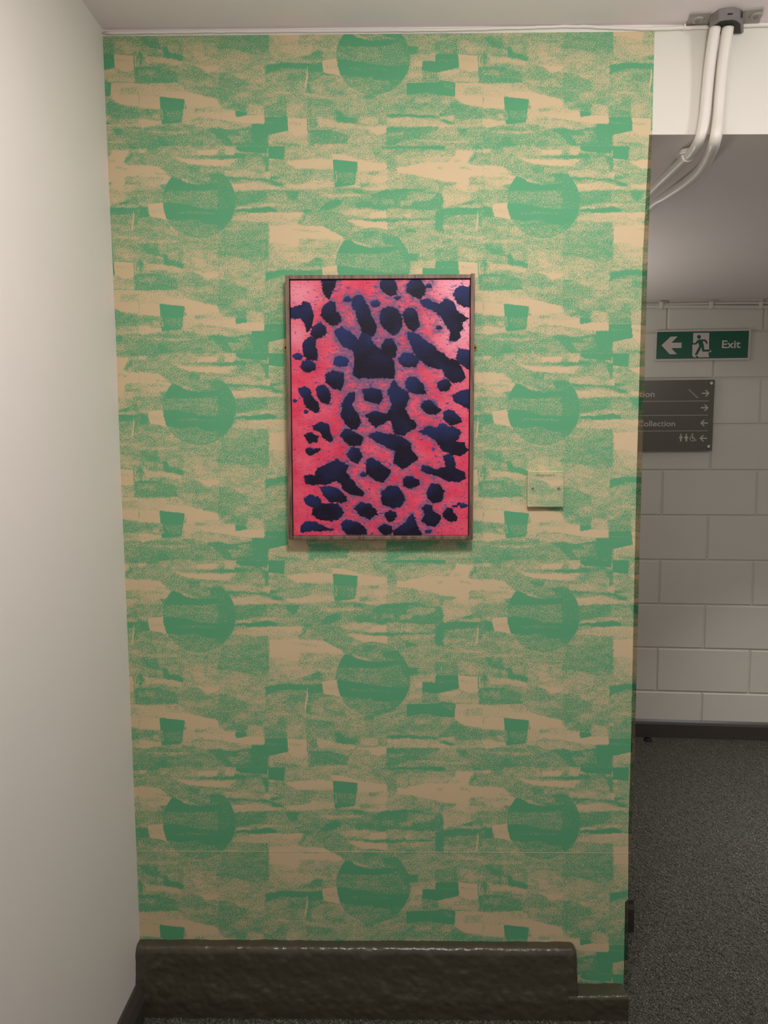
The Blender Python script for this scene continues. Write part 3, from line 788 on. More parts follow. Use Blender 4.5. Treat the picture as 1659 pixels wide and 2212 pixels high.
def plinth():
    """thick lumpy painted plinth at the foot of the papered wall, stepping down at its free end"""
    xl = float(XL(.1)) - .002; xstep = float(onY(1247, 2080, -.03)[0]); xe = float(onY(1357, 2180, -.05)[0])
    zt0, zt1 = float(onY(320, 2027, 0)[2]), float(onY(1240, 2036, 0)[2])
    prof_hi = [(0, 1.0, 0), (-.010, 1.0, -.001), (-.021, .999, -.004), (-.028, .975, -.003), (-.033, .93, 0), (-.036, .8, 0), (-.039, .6, 0), (-.045, .42, 0), (-.050, .28, 0), (-.052, 0, 0)]
    zlo = float(onY(1300, 2124, 0)[2]); zlf = float(onY(1300, 2154, -.048)[2])

    def seg(x0, x1, prof, cap_fade):
        n = max(3, int((x1 - x0) / .005)); rows = []
        pr = []
        for (a, b) in zip(prof[:-1], prof[1:]):
            m = max(1, int(math.hypot(b[0] - a[0], b[1] - a[1]) / .005))
            pr += [(a[0] + (b[0] - a[0]) * t / m, a[1] + (b[1] - a[1]) * t / m) for t in range(m)]
        pr.append(prof[-1])
        for i in range(n + 1):
            rows.append((x0 + (x1 - x0) * i / n, pr))
        return rows
    bm = bmesh.new()
    from mathutils import noise as mn

    def emit(x0, x1, prof, rnd):
        rows = seg(x0, x1, prof, 0); R = []
        for x, pr in rows:
            ring = []
            for (y, z) in pr:
                e = min(1, max(0, (x1 - x) / rnd)) if rnd else 1
                q = (1 - e) ** 2 * min(1, max(0, (z - .085) / .05))
                zz = z - (q * .012 if z > .1 else 0); yy = y * (1 - q * .25)
                f = min(1.0, max(0, -yy / .02))
                d = .0022 * mn.noise(Vector((x * 22, zz * 30, yy * 20))) + .0018 * mn.noise(Vector((x * 60, zz * 80, 3))) + .0014 * max(0, mn.noise(Vector((x * 140, zz * 190, yy * 150 + 7)))) 
                ring.append(bm.verts.new((x, yy - d * f, max(0, zz + d * .8 * (z > .005)))))
            R.append(ring)
        for a, b in zip(R[:-1], R[1:]):
            for k in range(len(a) - 1): bm.faces.new((a[k], b[k], b[k + 1], a[k + 1]))
        for ring, rev in ((R[0], 0), (R[-1], 1)):
            c = [bm.verts.new((ring[0].co.x, 0, 0))]
            f = ring + c; bm.faces.new(f if rev else f[::-1])
    zt = (zt0 + zt1) / 2
    hi = [(y, zt * f) for y, f, _ in prof_hi]
    emit(xl, xstep, hi, .014)
    lo = [(0, zlo), (-.006, zlo - .001), (-.046, zlf + .002), (-.05, zlf - .004), (-.052, 0)]
    emit(xstep - .025, xe, lo, 0)
    o = from_bm('baseboard_back', bm, PLINTH, None, True)
    return structure(o, 'thick lumpy black painted plinth at the foot of the papered wall', 'plinth')


plinth()

# ------------------------------------------------------------------ carpet pile
def pile():
    n = 120000
    X = rng.uniform(.2, 2.35, n); Y = rng.uniform(-.35, 1.86, n)
    keep = (X > XS(0) + .02) | (Y < -.06)
    keep &= Y < FA + FB * X - .022
    keep &= ~((X < xr + .01) & (Y > -.08) & (Y < T_W + .02) & (X < XS(0) + .012))
    X, Y = X[keep], Y[keep]
    x2 = rng.uniform(-.72, .65, 9000); y2 = rng.uniform(-.14, -.056, 9000)
    X, Y = np.concatenate([X, x2]), np.concatenate([Y, y2]); n = len(X)
    a = rng.normal(math.radians(120), .30, n); L = rng.uniform(.007, .016, n); w = rng.uniform(.0006, .0013, n); h = rng.uniform(.002, .006, n)
    dx, dy = np.cos(a), np.sin(a); z0 = np.zeros(n)
    V = np.stack([np.stack([X - dy * w, Y + dx * w, z0], -1), np.stack([X + dy * w, Y - dx * w, z0], -1),
                  np.stack([X + dx * L + dy * w * .6, Y + dy * L - dx * w * .6, h], -1), np.stack([X + dx * L - dy * w * .6, Y + dy * L + dx * w * .6, h], -1)], 1).reshape(-1, 3)
    me = bpy.data.meshes.new('carpet_pile'); me.vertices.add(4 * n); me.vertices.foreach_set('co', V.astype(np.float32).ravel())
    me.loops.add(4 * n); me.loops.foreach_set('vertex_index', np.arange(4 * n, dtype=np.int32)); me.polygons.add(n)
    me.polygons.foreach_set('loop_start', np.arange(0, 4 * n, 4, dtype=np.int32)); me.polygons.foreach_set('loop_total', np.full(n, 4, dtype=np.int32))
    me.update(); o = link('carpet_pile', me, FIBRE)
    o['kind'] = 'stuff'; o['label'] = 'short flecked grey pile of the corridor carpet'; o['category'] = 'carpet'


pile()

# ------------------------------------------------------------------ painting
def painting():
    YP = -.032
    TL, TR, BR, BLc = onY(616, 595, YP), onY(1028.5, 591.5, YP), onY(1019, 1166, YP), onY(623, 1165.5, YP)
    x0, x1 = (TL[0] + BLc[0]) / 2, (TR[0] + BR[0]) / 2; z1, z0 = (TL[2] + TR[2]) / 2, (BLc[2] + BR[2]) / 2
    W, H = x1 - x0, z1 - z0
    g = thing('framed_painting', (float(x0 + W / 2), -.002, float(z0)),
              'framed abstract painting of navy blots on pink, hung on the green wallpaper', 'painting')
    f = .0095
    # rails: the uprights run full height, the cross rails butt between them
    box('frame_rail', (x0, YP, z0), (x0 + f, -.001, z1), WOOD, g, .0012)
    box('frame_rail', (x1 - f, YP, z0), (x1, -.001, z1 + .002), WOOD, g, .0012)
    box('frame_rail', (x0 + f + .0003, YP, z1 - f), (x1 - f - .0003, -.001, z1), WOOD, g, .0012)
    box('frame_rail', (x0 + f + .0003, YP, z0), (x1 - f - .0003, -.001, z0 + f), WOOD, g, .0012)
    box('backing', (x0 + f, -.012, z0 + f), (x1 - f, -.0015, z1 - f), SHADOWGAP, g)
    # canvas: its own panel with a painted face
    m = .0022; cx0, cx1, cz0, cz1 = x0 + f + m, x1 - f - m, z0 + f + m * .4, z1 - f - m
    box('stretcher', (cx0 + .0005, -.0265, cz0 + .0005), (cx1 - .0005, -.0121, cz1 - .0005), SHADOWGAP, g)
    nx, nz = 230, 320
    u = np.linspace(0, 1, nx); v = np.linspace(0, 1, nz)
    U, Vv = np.meshgrid(u, v)
    # drawing units: 1385 x 1950 from the top-left corner
    X, Y = U * 1385.0, (1 - Vv) * 1948.0
    sd = np.full(X.shape, 400.0); tone = np.zeros(X.shape); wsum = np.zeros(X.shape)
    for t, pts in BLOTS:
        pts = [((px - 85) - (18.0 * (py - 118) / 1945.0) + ((px - 85) / 1385.0) * (48 * (py - 118) / 1945.0), (py - 118) + 6 * (px - 85) / 1385.0) for px, py in pts]
        d = sd_poly(pts, X, Y); k = d < sd; ys = [p[1] for p in pts]; xs = [p[0] for p in pts]
        tt = t + .75 * (.42 - (Y - min(ys)) / (max(ys) - min(ys))) - .25 * ((X - min(xs)) / (max(xs) - min(xs)) - .4)
        tone = np.where(k, tt, tone); sd = np.minimum(sd, d)
    dark = np.clip(tone, 0, 1)
    halo = np.clip(1 - np.maximum(sd, 0) / 95.0, 0, 1) * (1 - .75 * np.clip((np.abs(X - 760) - 330) / 420, 0, 1))
    halo += .35 * np.exp(-((X - 560) / 330) ** 2 - ((Y - 560) / 420) ** 2)
    pale = np.clip(np.exp(-((X - 1330) / 200) ** 2 - ((Y - 250) / 420) ** 2) * .75 + np.exp(-((X - 60) / 170) ** 2 - ((Y - 90) / 130) ** 2) * .55
                   + np.exp(-((X - 40) / 120) ** 2 - ((Y - 400) / 110) ** 2) * .45 + np.exp(-((X - 1150) / 300) ** 2 - ((Y - 30) / 90) ** 2) * .3, 0, 1)
    P = np.stack([cx0 + (cx1 - cx0) * U, np.full_like(U, -.0272), cz0 + (cz1 - cz0) * Vv], -1).reshape(-1, 3)
    me = grid_mesh('canvas', P, nx, nz, {'blob_distance': (sd.ravel() - 4) / 3.5, 'blob_tone': dark.ravel(), 'blob_halo': halo.ravel(), 'pale': pale.ravel(),
                                         'canvas_coord': np.stack([X, Y, 0 * X], -1).reshape(-1, 3) / 3.5})
    link('canvas', me, CANVAS, g)
    # brass mirror plates, one each side
    for (px, sgn, ex) in ((613, -1, x0), (1030, 1, x1)):
        c = onY(px, 751, -.004); c[0] = ex + sgn * .0032
        bm = bmesh.new(); cyl_bm(bm, (c[0], -.0008, c[2]), (0, -1, 0), .0075, .0022, 28)
        box_bm(bm, (min(c[0], c[0] - sgn * .012), -.003, c[2] - .007), (max(c[0], c[0] - sgn * .012), -.0008, c[2] + .007))
        p = from_bm('mirror_plate', bm, BRASS, g)
        p['label'] = 'brass mirror plate'
        cyl('screw', (c[0] + sgn * .0005, -.0030, c[2]), (0, -1, 0), .0036, .0016, HOLE, p, 16, .0026)
    adopt(g)


def _c(cx, cy, rx, ry, n=14): return [(cx + rx * math.cos(6.2832 * k / n), cy + ry * math.sin(6.2832 * k / n)) for k in range(n)]


def _p(*a): return list(zip(a[::2], a[1::2]))


# navy blots, traced clockwise; the first number is how blue each one is
BLOTS = [
    (.1, _p(330, 100, 440, 100, 430, 165, 405, 200, 385, 258, 360, 235, 335, 200)),
    (.15, _p(785, 118, 880, 115, 910, 170, 905, 225, 860, 240, 800, 200, 780, 160)),
    (.15, _p(985, 150, 1020, 112, 1090, 115, 1130, 170, 1120, 225, 1085, 255, 1040, 240, 990, 205)),
    (.5, _p(1350, 190, 1400, 160, 1480, 165, 1480, 310, 1430, 320, 1370, 280, 1342, 230)),
    (.35, _p(70, 325, 150, 310, 190, 275, 235, 290, 255, 350, 255, 410, 245, 470, 215, 495, 195, 440, 160, 395, 70, 402)),
    (.4, _p(250, 470, 320, 430, 360, 460, 365, 510, 310, 540, 270, 560, 240, 520)),
    (.2, _p(195, 570, 240, 535, 280, 560, 280, 620, 300, 670, 285, 715, 225, 710, 185, 670, 180, 610)),
    (.75, _c(140, 688, 36, 24)), (.4, _c(220, 762, 58, 46)),
    (.15, _p(355, 300, 400, 268, 430, 290, 440, 340, 470, 390, 475, 430, 420, 455, 360, 430, 325, 380, 330, 330)),
    (.3, _p(565, 260, 600, 225, 640, 235, 680, 310, 720, 390, 748, 460, 735, 520, 690, 550, 640, 500, 610, 420, 590, 350, 560, 310)),
    (.3, _p(425, 500, 480, 465, 540, 500, 610, 570, 640, 500, 720, 510, 700, 560, 750, 620, 800, 650, 880, 720, 890, 800, 880, 850, 720, 850, 600, 855, 565, 830, 575, 760, 580, 690, 570, 640, 500, 615, 450, 560)),
    (.8, _c(525, 260, 30, 22)),
    (.15, _p(790, 340, 850, 315, 910, 330, 945, 390, 950, 450, 915, 510, 870, 525, 815, 480, 780, 430, 770, 380)),
    (.1, _p(950, 375, 965, 350, 1000, 325, 1050, 335, 1070, 400, 1080, 460, 1040, 490, 990, 470, 960, 425)),
    (.3, _p(1085, 265, 1140, 255, 1230, 290, 1300, 260, 1345, 280, 1370, 345, 1450, 400, 1405, 430, 1420, 480, 1385, 500, 1390, 540, 1355, 575, 1310, 565, 1325, 510, 1270, 440, 1250, 385, 1180, 340, 1110, 310)),
    (.15, _p(790, 600, 820, 555, 870, 550, 905, 610, 890, 690, 830, 700, 790, 650)),
    (.25, _p(980, 500, 1060, 520, 1150, 580, 1230, 650, 1300, 700, 1370, 720, 1410, 780, 1430, 850, 1390, 880, 1330, 880, 1280, 840, 1255, 770, 1215, 780, 1150, 760, 1060, 700, 1010, 600)),
    (.5, _p(1380, 625, 1470, 640, 1470, 790, 1400, 750, 1365, 700)),
    (.55, _p(915, 700, 960, 655, 1030, 670, 1070, 720, 1040, 765, 970, 765, 930, 740)),
    (.9, _c(475, 725, 58, 40)),
    (.2, _p(355, 820, 420, 795, 490, 810, 495, 880, 470, 940, 410, 930, 360, 880)),
    (.2, _p(145, 935, 190, 912, 235, 945, 250, 990, 300, 1040, 310, 1090, 280, 1112, 210, 1075, 180, 1020)),
    (.3, _p(285, 920, 330, 900, 380, 930, 390, 1000, 375, 1045, 320, 1030, 290, 980)),
    (.25, _p(525, 970, 570, 955, 580, 1000, 555, 1050, 600, 1120, 625, 1190, 590, 1235, 550, 1240, 505, 1200, 475, 1130, 480, 1050)),
    (.2, _p(640, 940, 700, 925, 780, 945, 800, 1000, 765, 1045, 700, 1035, 650, 1000)),
    (.2, _p(830, 950, 880, 870, 920, 920, 980, 950, 1000, 1000, 960, 1080, 1000, 1150, 1055, 1200, 1050, 1225, 1000, 1245, 960, 1285, 890, 1280, 860, 1180, 820, 1120, 870, 1050, 850, 1000)),
    (.5, _p(960, 890, 1000, 840, 1060, 850, 1110, 910, 1130, 970, 1070, 965, 1010, 960, 970, 930)),
    (.2, _c(1268, 905, 50, 47)),
    (.4, _p(1330, 985, 1390, 950, 1470, 935, 1470, 1090, 1400, 1060, 1350, 1020)),
    (.15, _p(1085, 1070, 1110, 1025, 1160, 1020, 1205, 1060, 1240, 1095, 1200, 1130, 1140, 1120)),
    (.35, _p(1260, 1120, 1300, 1090, 1350, 1110, 1405, 1180, 1370, 1200, 1310, 1205, 1265, 1160)),
    (.15, _p(665, 1130, 730, 1100, 800, 1120, 850, 1120, 830, 1170, 790, 1200, 740, 1220, 690, 1180)),
    (.1, _p(250, 1215, 310, 1182, 375, 1210, 385, 1260, 410, 1320, 395, 1340, 340, 1310, 310, 1265, 260, 1245)),
    (.1, _p(190, 1290, 240, 1265, 300, 1295, 285, 1340, 230, 1345)),
    (.1, _p(200, 1400, 230, 1380, 265, 1395, 310, 1392, 270, 1425, 235, 1442, 205, 1425)),
    (.15, _p(465, 1280, 510, 1230, 570, 1255, 610, 1280, 645, 1310, 625, 1360, 540, 1365, 490, 1320)),
    (.15, _p(685, 1285, 740, 1260, 860, 1280, 940, 1300, 1000, 1340, 1020, 1410, 1055, 1465, 1000, 1510, 945, 1545, 880, 1500, 880, 1450, 890, 1410, 820, 1380, 760, 1340, 700, 1310)),
    (.15, _p(515, 1430, 550, 1385, 610, 1390, 635, 1450, 600, 1505, 550, 1480)),
    (.3, _p(1075, 1260, 1150, 1215, 1230, 1235, 1330, 1220, 1395, 1260, 1380, 1310, 1340, 1335, 1420, 1340, 1440, 1400, 1400, 1440, 1330, 1430, 1250, 1400, 1210, 1340, 1180, 1310)),
    (.25, _p(1260, 1450, 1300, 1430, 1335, 1460, 1345, 1500, 1340, 1540, 1420, 1570, 1420, 1615, 1370, 1645, 1290, 1635, 1200, 1600, 1140, 1580, 1090, 1550, 1100, 1515, 1150, 1530, 1200, 1550, 1280, 1530)),
    (.1, _p(665, 1480, 700, 1460, 760, 1490, 810, 1540, 850, 1565, 830, 1610, 790, 1650, 730, 1630, 670, 1580)),
    (.12, _p(380, 1500, 430, 1470, 480, 1500, 535, 1520, 510, 1570, 540, 1620, 600, 1690, 655, 1740, 630, 1760, 550, 1745, 480, 1700, 470, 1660, 430, 1640, 340, 1670, 200, 1660, 180, 1600, 270, 1590, 290, 1540)),
    (.45, _p(300, 1680, 380, 1680, 450, 1700, 500, 1760, 520, 1790, 470, 1810, 380, 1800, 345, 1760, 320, 1720)),
    (.2, _p(180, 1780, 230, 1750, 290, 1770, 330, 1820, 440, 1815, 485, 1880, 470, 1930, 400, 1950, 300, 1940, 245, 1900, 260, 1850, 200, 1820)),
    (.08, _p(945, 1620, 990, 1598, 1065, 1630, 1070, 1660, 1010, 1700, 950, 1670)),
    (.08, _p(1130, 1720, 1160, 1660, 1220, 1665, 1265, 1720, 1240, 1790, 1180, 1810, 1140, 1770)),
    (.1, _p(775, 1720, 830, 1680, 900, 1680, 945, 1740, 960, 1790, 920, 1840, 850, 1840, 790, 1820)),
    (.12, _p(570, 1850, 620, 1805, 690, 1820, 740, 1870, 745, 1900, 690, 1935, 620, 1910)),
    (.05, _p(805, 1890, 850, 1870, 895, 1895, 880, 1940, 840, 1960, 810, 1925)),
    (.05, _p(1090, 1850, 1120, 1820, 1170, 1830, 1175, 1870, 1230, 1910, 1220, 1960, 1190, 1990, 1130, 1985, 1090, 1950, 1120, 1900)),
    (.05, _p(1245, 1890, 1280, 1845, 1320, 1850, 1325, 1890, 1360, 1920, 1350, 1955, 1300, 1955, 1265, 1930)),
    (.5, _p(160, 2010, 190, 1955, 270, 1960, 340, 1995, 410, 2020, 340, 2030, 250, 2025, 165, 2045)),
    (.2, _p(470, 1970, 510, 1940, 600, 1965, 660, 2020, 665, 2055, 520, 2058, 480, 2020)),
    (.15, _p(755, 2010, 800, 1975, 850, 1990, 860, 2040, 850, 2060, 790, 2060)),
    (.25, _p(865, 2030, 960, 1960, 1010, 1900, 1040, 1960, 1060, 2000, 1085, 2050, 1070, 2080, 880, 2080)),
    (.8, _c(740, 290, 34, 25)), (.7, _c(912, 245, 30, 14)), (.5, _c(1155, 160, 20, 12)), (.6, _c(1340, 1835, 20, 8)), (.7, _c(1410, 1830, 28, 13)),
    (.5, _c(1370, 1815, 10, 9)), (.8, _c(1140, 2035, 22, 13)), (.8, _c(1250, 1220, 35, 20)), (.8, _c(640, 1590, 25, 14)), (.6, _c(120, 1025, 13, 9)), (.7, _c(205, 1105, 16, 10)), (.5, _c(1230, 470, 26, 16)),
]
painting()

# ------------------------------------------------------------------ blanking plate covered by the same paper
def blank_plate():
    Yf = -.012
    a, b = onY(1140.5, 1017.5, Yf), onY(1217, 1095.5, Yf)
    x0, x1, z1, z0 = a[0], b[0], a[2], b[2]
    g = thing('blanking_plate', (float((x0 + x1) / 2), -.001, float(z0)), 'square electrical blanking plate papered over with the green and cream design', 'wall plate')
    box('plate_body', (x0, Yf + .0003, z0), (x1, -.0008, z1), PLATE, g, .0016, None)
    r = .0015
    paper_patch('plate_face', lambda z: x0 + r, lambda z: x1 - r, z0 + r, z1 - r, Yf, .0016, PLATE, g)
    body = [c for c in g.children if c.name.startswith('plate_body')][0]
    co = np.array([v.co for v in body.data.vertices]); u, v = print_uv(co[:, 0], co[:, 2])
    at = body.data.attributes.new('print_density', 'FLOAT_VECTOR', 'POINT'); at.data.foreach_set('vector', (tile_at(u, v) * (0, 0, 0) + (-2.5, -2.5, 8)).astype(np.float32).ravel())
    at = body.data.attributes.new('print_coord', 'FLOAT_VECTOR', 'POINT'); at.data.foreach_set('vector', np.stack([u, v, 0 * u], -1).astype(np.float32).ravel())
    for px in (1151.3, 1207):
        c = onY(px, 1056.5, Yf)
        rim = cyl('screw_hole', (c[0], Yf - .0001, c[2]), (0, -1, 0), .0034, .0004, HOLE, g, 20)
        cyl('screw', (c[0] + .0003, Yf - .0005, c[2] - .0006), (0, -1, 0), .0023, .0006, GALV, rim, 16)
    text_mesh('lettering', 'CBT/CKT Q16 7L', lambda s, t, o: Vector((s, Yf - .0002 - o, t)),
              (float(onY(1157, 1024, Yf)[0]), float(onY(1199, 1024, Yf)[0])), (float(onY(1157, 1029.5, Yf)[2]), float(onY(1157, 1024.6, Yf)[2])), PRINTK, g, .0002)
    adopt(g)


def text_mesh(name, body, T, xr_, zr_, mat, parent, depth=.0004, bold=0.0):
    cu = bpy.data.curves.new('t', 'FONT'); cu.body = body; cu.size = 1.0; cu.offset = bold; cu.resolution_u = 4
    o = bpy.data.objects.new('t', cu); COL.objects.link(o)
    bpy.context.view_layer.update()
    dg = bpy.context.evaluated_depsgraph_get(); me0 = o.evaluated_get(dg).to_mesh()
    bm = bmesh.new(); bm.from_mesh(me0); o.evaluated_get(dg).to_mesh_clear()
    bpy.data.objects.remove(o); bpy.data.curves.remove(cu)
    bmesh.ops.remove_doubles(bm, verts=bm.verts, dist=1e-5)
    xs = [v.co.x for v in bm.verts]; ys = [v.co.y for v in bm.verts]
    ax, bx_ = min(xs), max(xs); ay, by_ = min(ys), max(ys)
    for v in bm.verts:
        v.co = T(xr_[0] + (v.co.x - ax) / (bx_ - ax) * (xr_[1] - xr_[0]), zr_[0] + (v.co.y - ay) / (by_ - ay) * (zr_[1] - zr_[0]), depth)
    return from_bm(name, bm, mat, parent)


blank_plate()

# ------------------------------------------------------------------ exit sign and direction board on the far wall
def zq(pts, ox, oy, sc_, off):
    return [onF(ox + x / sc_, oy + y / sc_, off) for x, y in pts]


def exit_sign():
    off = .012
    c = zq([(340, 681), (1250, 664), (1232, 962), (330, 972)], 1340, 560, 4.4232, off)
    s0, s1 = (c[0][0] + c[3][0]) / 2, (c[1][0] + c[2][0]) / 2; z1, z0 = (c[0][1] + c[1][1]) / 2, (c[2][1] + c[3][1]) / 2
    org = F((s0 + s1) / 2, z0, 0)
    g = thing('exit_sign', org, 'white framed green exit sign with running figure and left arrow', 'sign')
    # sheared rectangle: its corners are taken straight from image pixels
    prism('sign_board', c, F, .0032, off, SIGNW, g)
    gp = zq([(352, 695), (1229, 683), (1216, 942), (342, 954)], 1340, 560, 4.4232, off)
    prism('green_panel', gp, F, off, off + .0006, SIGNG, g)
    f1, f2 = off + .0012, off + .0018
    prism('arrow', zq([(393, 822), (480, 740), (548, 738), (487, 797), (585, 797), (583, 848), (485, 850), (540, 908), (470, 908)], 1340, 560, 4.4232, off), F, off + .0006, f1, SIGNW, g)
    z5 = lambda p: zq(p, 1470, 700, 9.7588, off)
    prism('doorway', z5([(268, 188), (606, 184), (598, 530), (632, 545), (647, 578), (640, 592), (590, 594), (588, 655), (608, 697), (385, 703), (350, 668), (310, 662), (332, 690), (320, 702), (280, 702), (245, 665), (252, 440), (262, 400)]), F, off + .0006, f1, SIGNW, g)
    prism('runner_head', z5([(388 + 40 * math.cos(a * math.pi / 12), 272 + 41 * math.sin(a * math.pi / 12)) for a in range(24)]), F, f1, f2, SIGNG, g)
    prism('runner_body', z5([(358, 337), (400, 324), (518, 325), (545, 345), (570, 402), (560, 418), (543, 420), (508, 365), (462, 363), (488, 440), (498, 538), (608, 538), (632, 556), (600, 582), (462, 581), (450, 562), (444, 485), (352, 650), (296, 650), (392, 468), (374, 392), (326, 434), (254, 434), (256, 402), (312, 400)]), F, f1, f2, SIGNG, g)
    tz = z5([(870, 512), (1268, 340)])
    text_mesh('lettering', 'Exit', F, (tz[0][0], tz[1][0]), (tz[0][1], tz[1][1]), SIGNW, g, off + .0012, .02)
    adopt(g)


exit_sign()


def direction_board():
    off = .026; th = .006
    z2 = lambda p: zq(p, 1340, 560, 4.4232, off)
    c = z2([(190, 1157), (905, 1150), (873, 1830), (165, 1838)])
    s1 = (c[1][0] + c[2][0]) / 2; z1, z0 = (c[0][1] + c[1][1]) / 2, (c[2][1] + c[3][1]) / 2; s0 = s1 - .56
    g = thing('direction_board', F((s0 + s1) / 2, z0, 0), 'dark olive direction board with pale lettering and arrows, partly behind the papered wall', 'sign')
    prism('board', [(c[1][0] - .56, c[1][1] - .002), c[1], c[2], (c[2][0] - .56, c[2][1] - .002)], F, off - th, off, DIRP, g)
    f1 = off + .0006
    for (x0, x1, y, nm) in ((190, 846, 1356, 'rule'), (190, 838, 1491, 'rule'), (180, 833, 1641, 'rule')):
        p = z2([(x0, y + 1.5), (x1, y - 2)]); sA = p[0][0] - .16
        prism(nm, [(sA, p[0][1] - .0011), (p[1][0], p[1][1] - .0011), (p[1][0], p[1][1] + .0011), (sA, p[0][1] + .0011)], F, off, f1, DIRT, g)
    t = z2([(180, 1318), (328, 1262)]); text_mesh('lettering', 'tion', F, (t[0][0], t[1][0]), (t[0][1], t[1][1]), DIRT, g, f1, .012)
    t = z2([(165, 1598), (524, 1542)]); text_mesh('lettering', 'Collection', F, (t[0][0], t[1][0]), (t[0][1], t[1][1]), DIRT, g, f1, .012)

    def arrow(cx, cy, sg):
        p = [(37, 0), (8, -30), (-8, -30), (14, -6), (-36, -6), (-36, 6), (14, 6), (-8, 30), (8, 30)]
        prism('arrow', z2([(cx + sg * x, cy + y) for x, y in (p if sg > 0 else p[::-1])]), F, off, f1, DIRT, g)
    arrow(815, 1281, 1); arrow(806, 1419, 1); arrow(800, 1565, -1); arrow(793, 1711, -1)
    st = []; w = 5
    for i in range(6): st += [(652 + i * 15, 1246 + i * 14), (667 + i * 15, 1246 + i * 14)]
    st.append((742, 1324))
    bot = [(x - w * .6, y + w * 1.1) for x, y in st[::-1]]
    prism('stairs_symbol', z2(st + bot), F, off, f1, DIRT, g)
    disc = lambda x, y, r, n=14: z2([(x + r * math.cos(2 * math.pi * k / n), y + r * math.sin(2 * math.pi * k / n)) for k in range(n)])
    o = prism('man_symbol', z2([(561, 1700), (570, 1688), (586, 1688), (596, 1700), (593, 1712), (587, 1708), (585, 1741), (570, 1741), (569, 1708), (562, 1712)]), F, off, f1, DIRT, g)
    prism('head', disc(578, 1676, 8), F, off, f1, DIRT, o)
    o = prism('woman_symbol', z2([(620, 1688), (640, 1688), (651, 1706), (645, 1714), (640, 1712), (637, 1741), (623, 1741), (620, 1712), (615, 1714), (610, 1706)]), F, off, f1, DIRT, g)
    prism('head', disc(630, 1676, 8), F, off, f1, DIRT, o)
    arc = [(690 + 27 * math.cos(a), 1713 + 28 * math.sin(a)) for a in np.linspace(math.radians(20), math.radians(245), 18)]
    arc2 = [(690 + 20 * math.cos(a), 1713 + 21 * math.sin(a)) for a in np.linspace(math.radians(245), math.radians(20), 18)]
    o = prism('wheelchair_symbol', z2(arc + arc2), F, off, f1, DIRT, g)
    prism('head', disc(688, 1673, 8), F, off, f1, DIRT, o)
    prism('seated_figure', z2([(683, 1684), (692, 1684), (693, 1696), (708, 1696), (708, 1702), (694, 1702), (695, 1710), (712, 1710), (720, 1728), (727, 1725), (729, 1731), (717, 1737), (707, 1717), (686, 1717)]), F, off, f1, DIRT, o)
    for (x, y) in ((865, 1185), (838, 1788)):
        s, z = z2([(x, y)])[0]
        for ds, hide in ((0, 0), (-.515, 1)):
            bm = bmesh.new(); cyl_bm(bm, F(s + ds, z, .0032), FNN, .006, off - th - .0032, 18)
            cyl_bm(bm, F(s + ds, z, off), FNN, .0095, .008, 24, .0075)
            from_bm('standoff', bm, CHROME, g)
    adopt(g)


direction_board()

# ------------------------------------------------------------------ conduits along the top of the far wall
def far_pipes():
    for (y0, y1, r, lab, nm) in ((653.5, 654.5, .0062, 'upper thin grey conduit clipped along the top of the block wall', 'u'),
                                 (662, 663, .0085, 'lower thicker grey conduit clipped along the top of the block wall', 'l')):
        sA, zA = onF(1400, y0, .012); sB, zB = onF(1655, y1, .012)
        kz = (zB - zA) / (sB - sA); z = lambda s: min(zA + kz * (s - sA), ZS - .045)
        g = thing('wall_conduit', F(1.3, z(1.3), .012), lab, 'conduit', 'conduits on the block wall')
        pts = [F(s, z(s) + random.uniform(-.0008, .0008), r + .002) for s in np.linspace(.1, 3.35, 34)]
        tube('pipe', pts, r, BLOCK, g)
        if nm == 'l':
            for px in (1217, 1322, 1428, 1536, 1643, 1752):
                s, zz = onF(px, 659, .012)
                def TT(v, s=s, zz=min(zz, ZS - .05)): return F(s + v.x, zz + v.z, v.y)
                b = bmesh.new(); box_bm(b, (-.012, 0, -.019), (.012, .006, .021), .001, TT)
                box_bm(b, (-.009, .004, -.017), (.009, .0225, .017), .004, TT)
                from_bm('pipe_clip', b, BLOCK, g)
        adopt(g)


far_pipes()

# ------------------------------------------------------------------ cable along the ceiling line
def ceiling_cable():
    px = [(226, 71), (330, 70), (450, 68.5), (640, 67), (830, 65.5), (980, 64), (1100, 61), (1190, 58), (1260, 57.5), (1320, 60), (1400, 62.5), (1470, 60.5), (1540, 58), (1659, 53.5), (1760, 52), (2300, 46), (3500, 36)]
    pts = [onY(x, y, -.0045) for x, y in px]
    g = thing('ceiling_cable', tuple(float(v) for v in pts[4]), 'thin white painted cable running along the ceiling line above the wallpaper', 'cable')
    P = catmull(pts, 6)
    P = [p + np.array([0, 0, random.uniform(-.0006, .0006)]) for p in P]
    tube('cable', P, lambda t: .0036 + .0012 * min(1, max(0, (t - .55) / .25)), BEAD, g, 10, .06)
    for x, y in ((1478, 59.8),):
        c = onY(x, y, -.0045)
        box('cable_clip', (c[0] - .002, -.011, c[2] - .0065), (c[0] + .002, -.0004, c[2] + .0065), BEAD, g, .0008)
    adopt(g)


ceiling_cable()

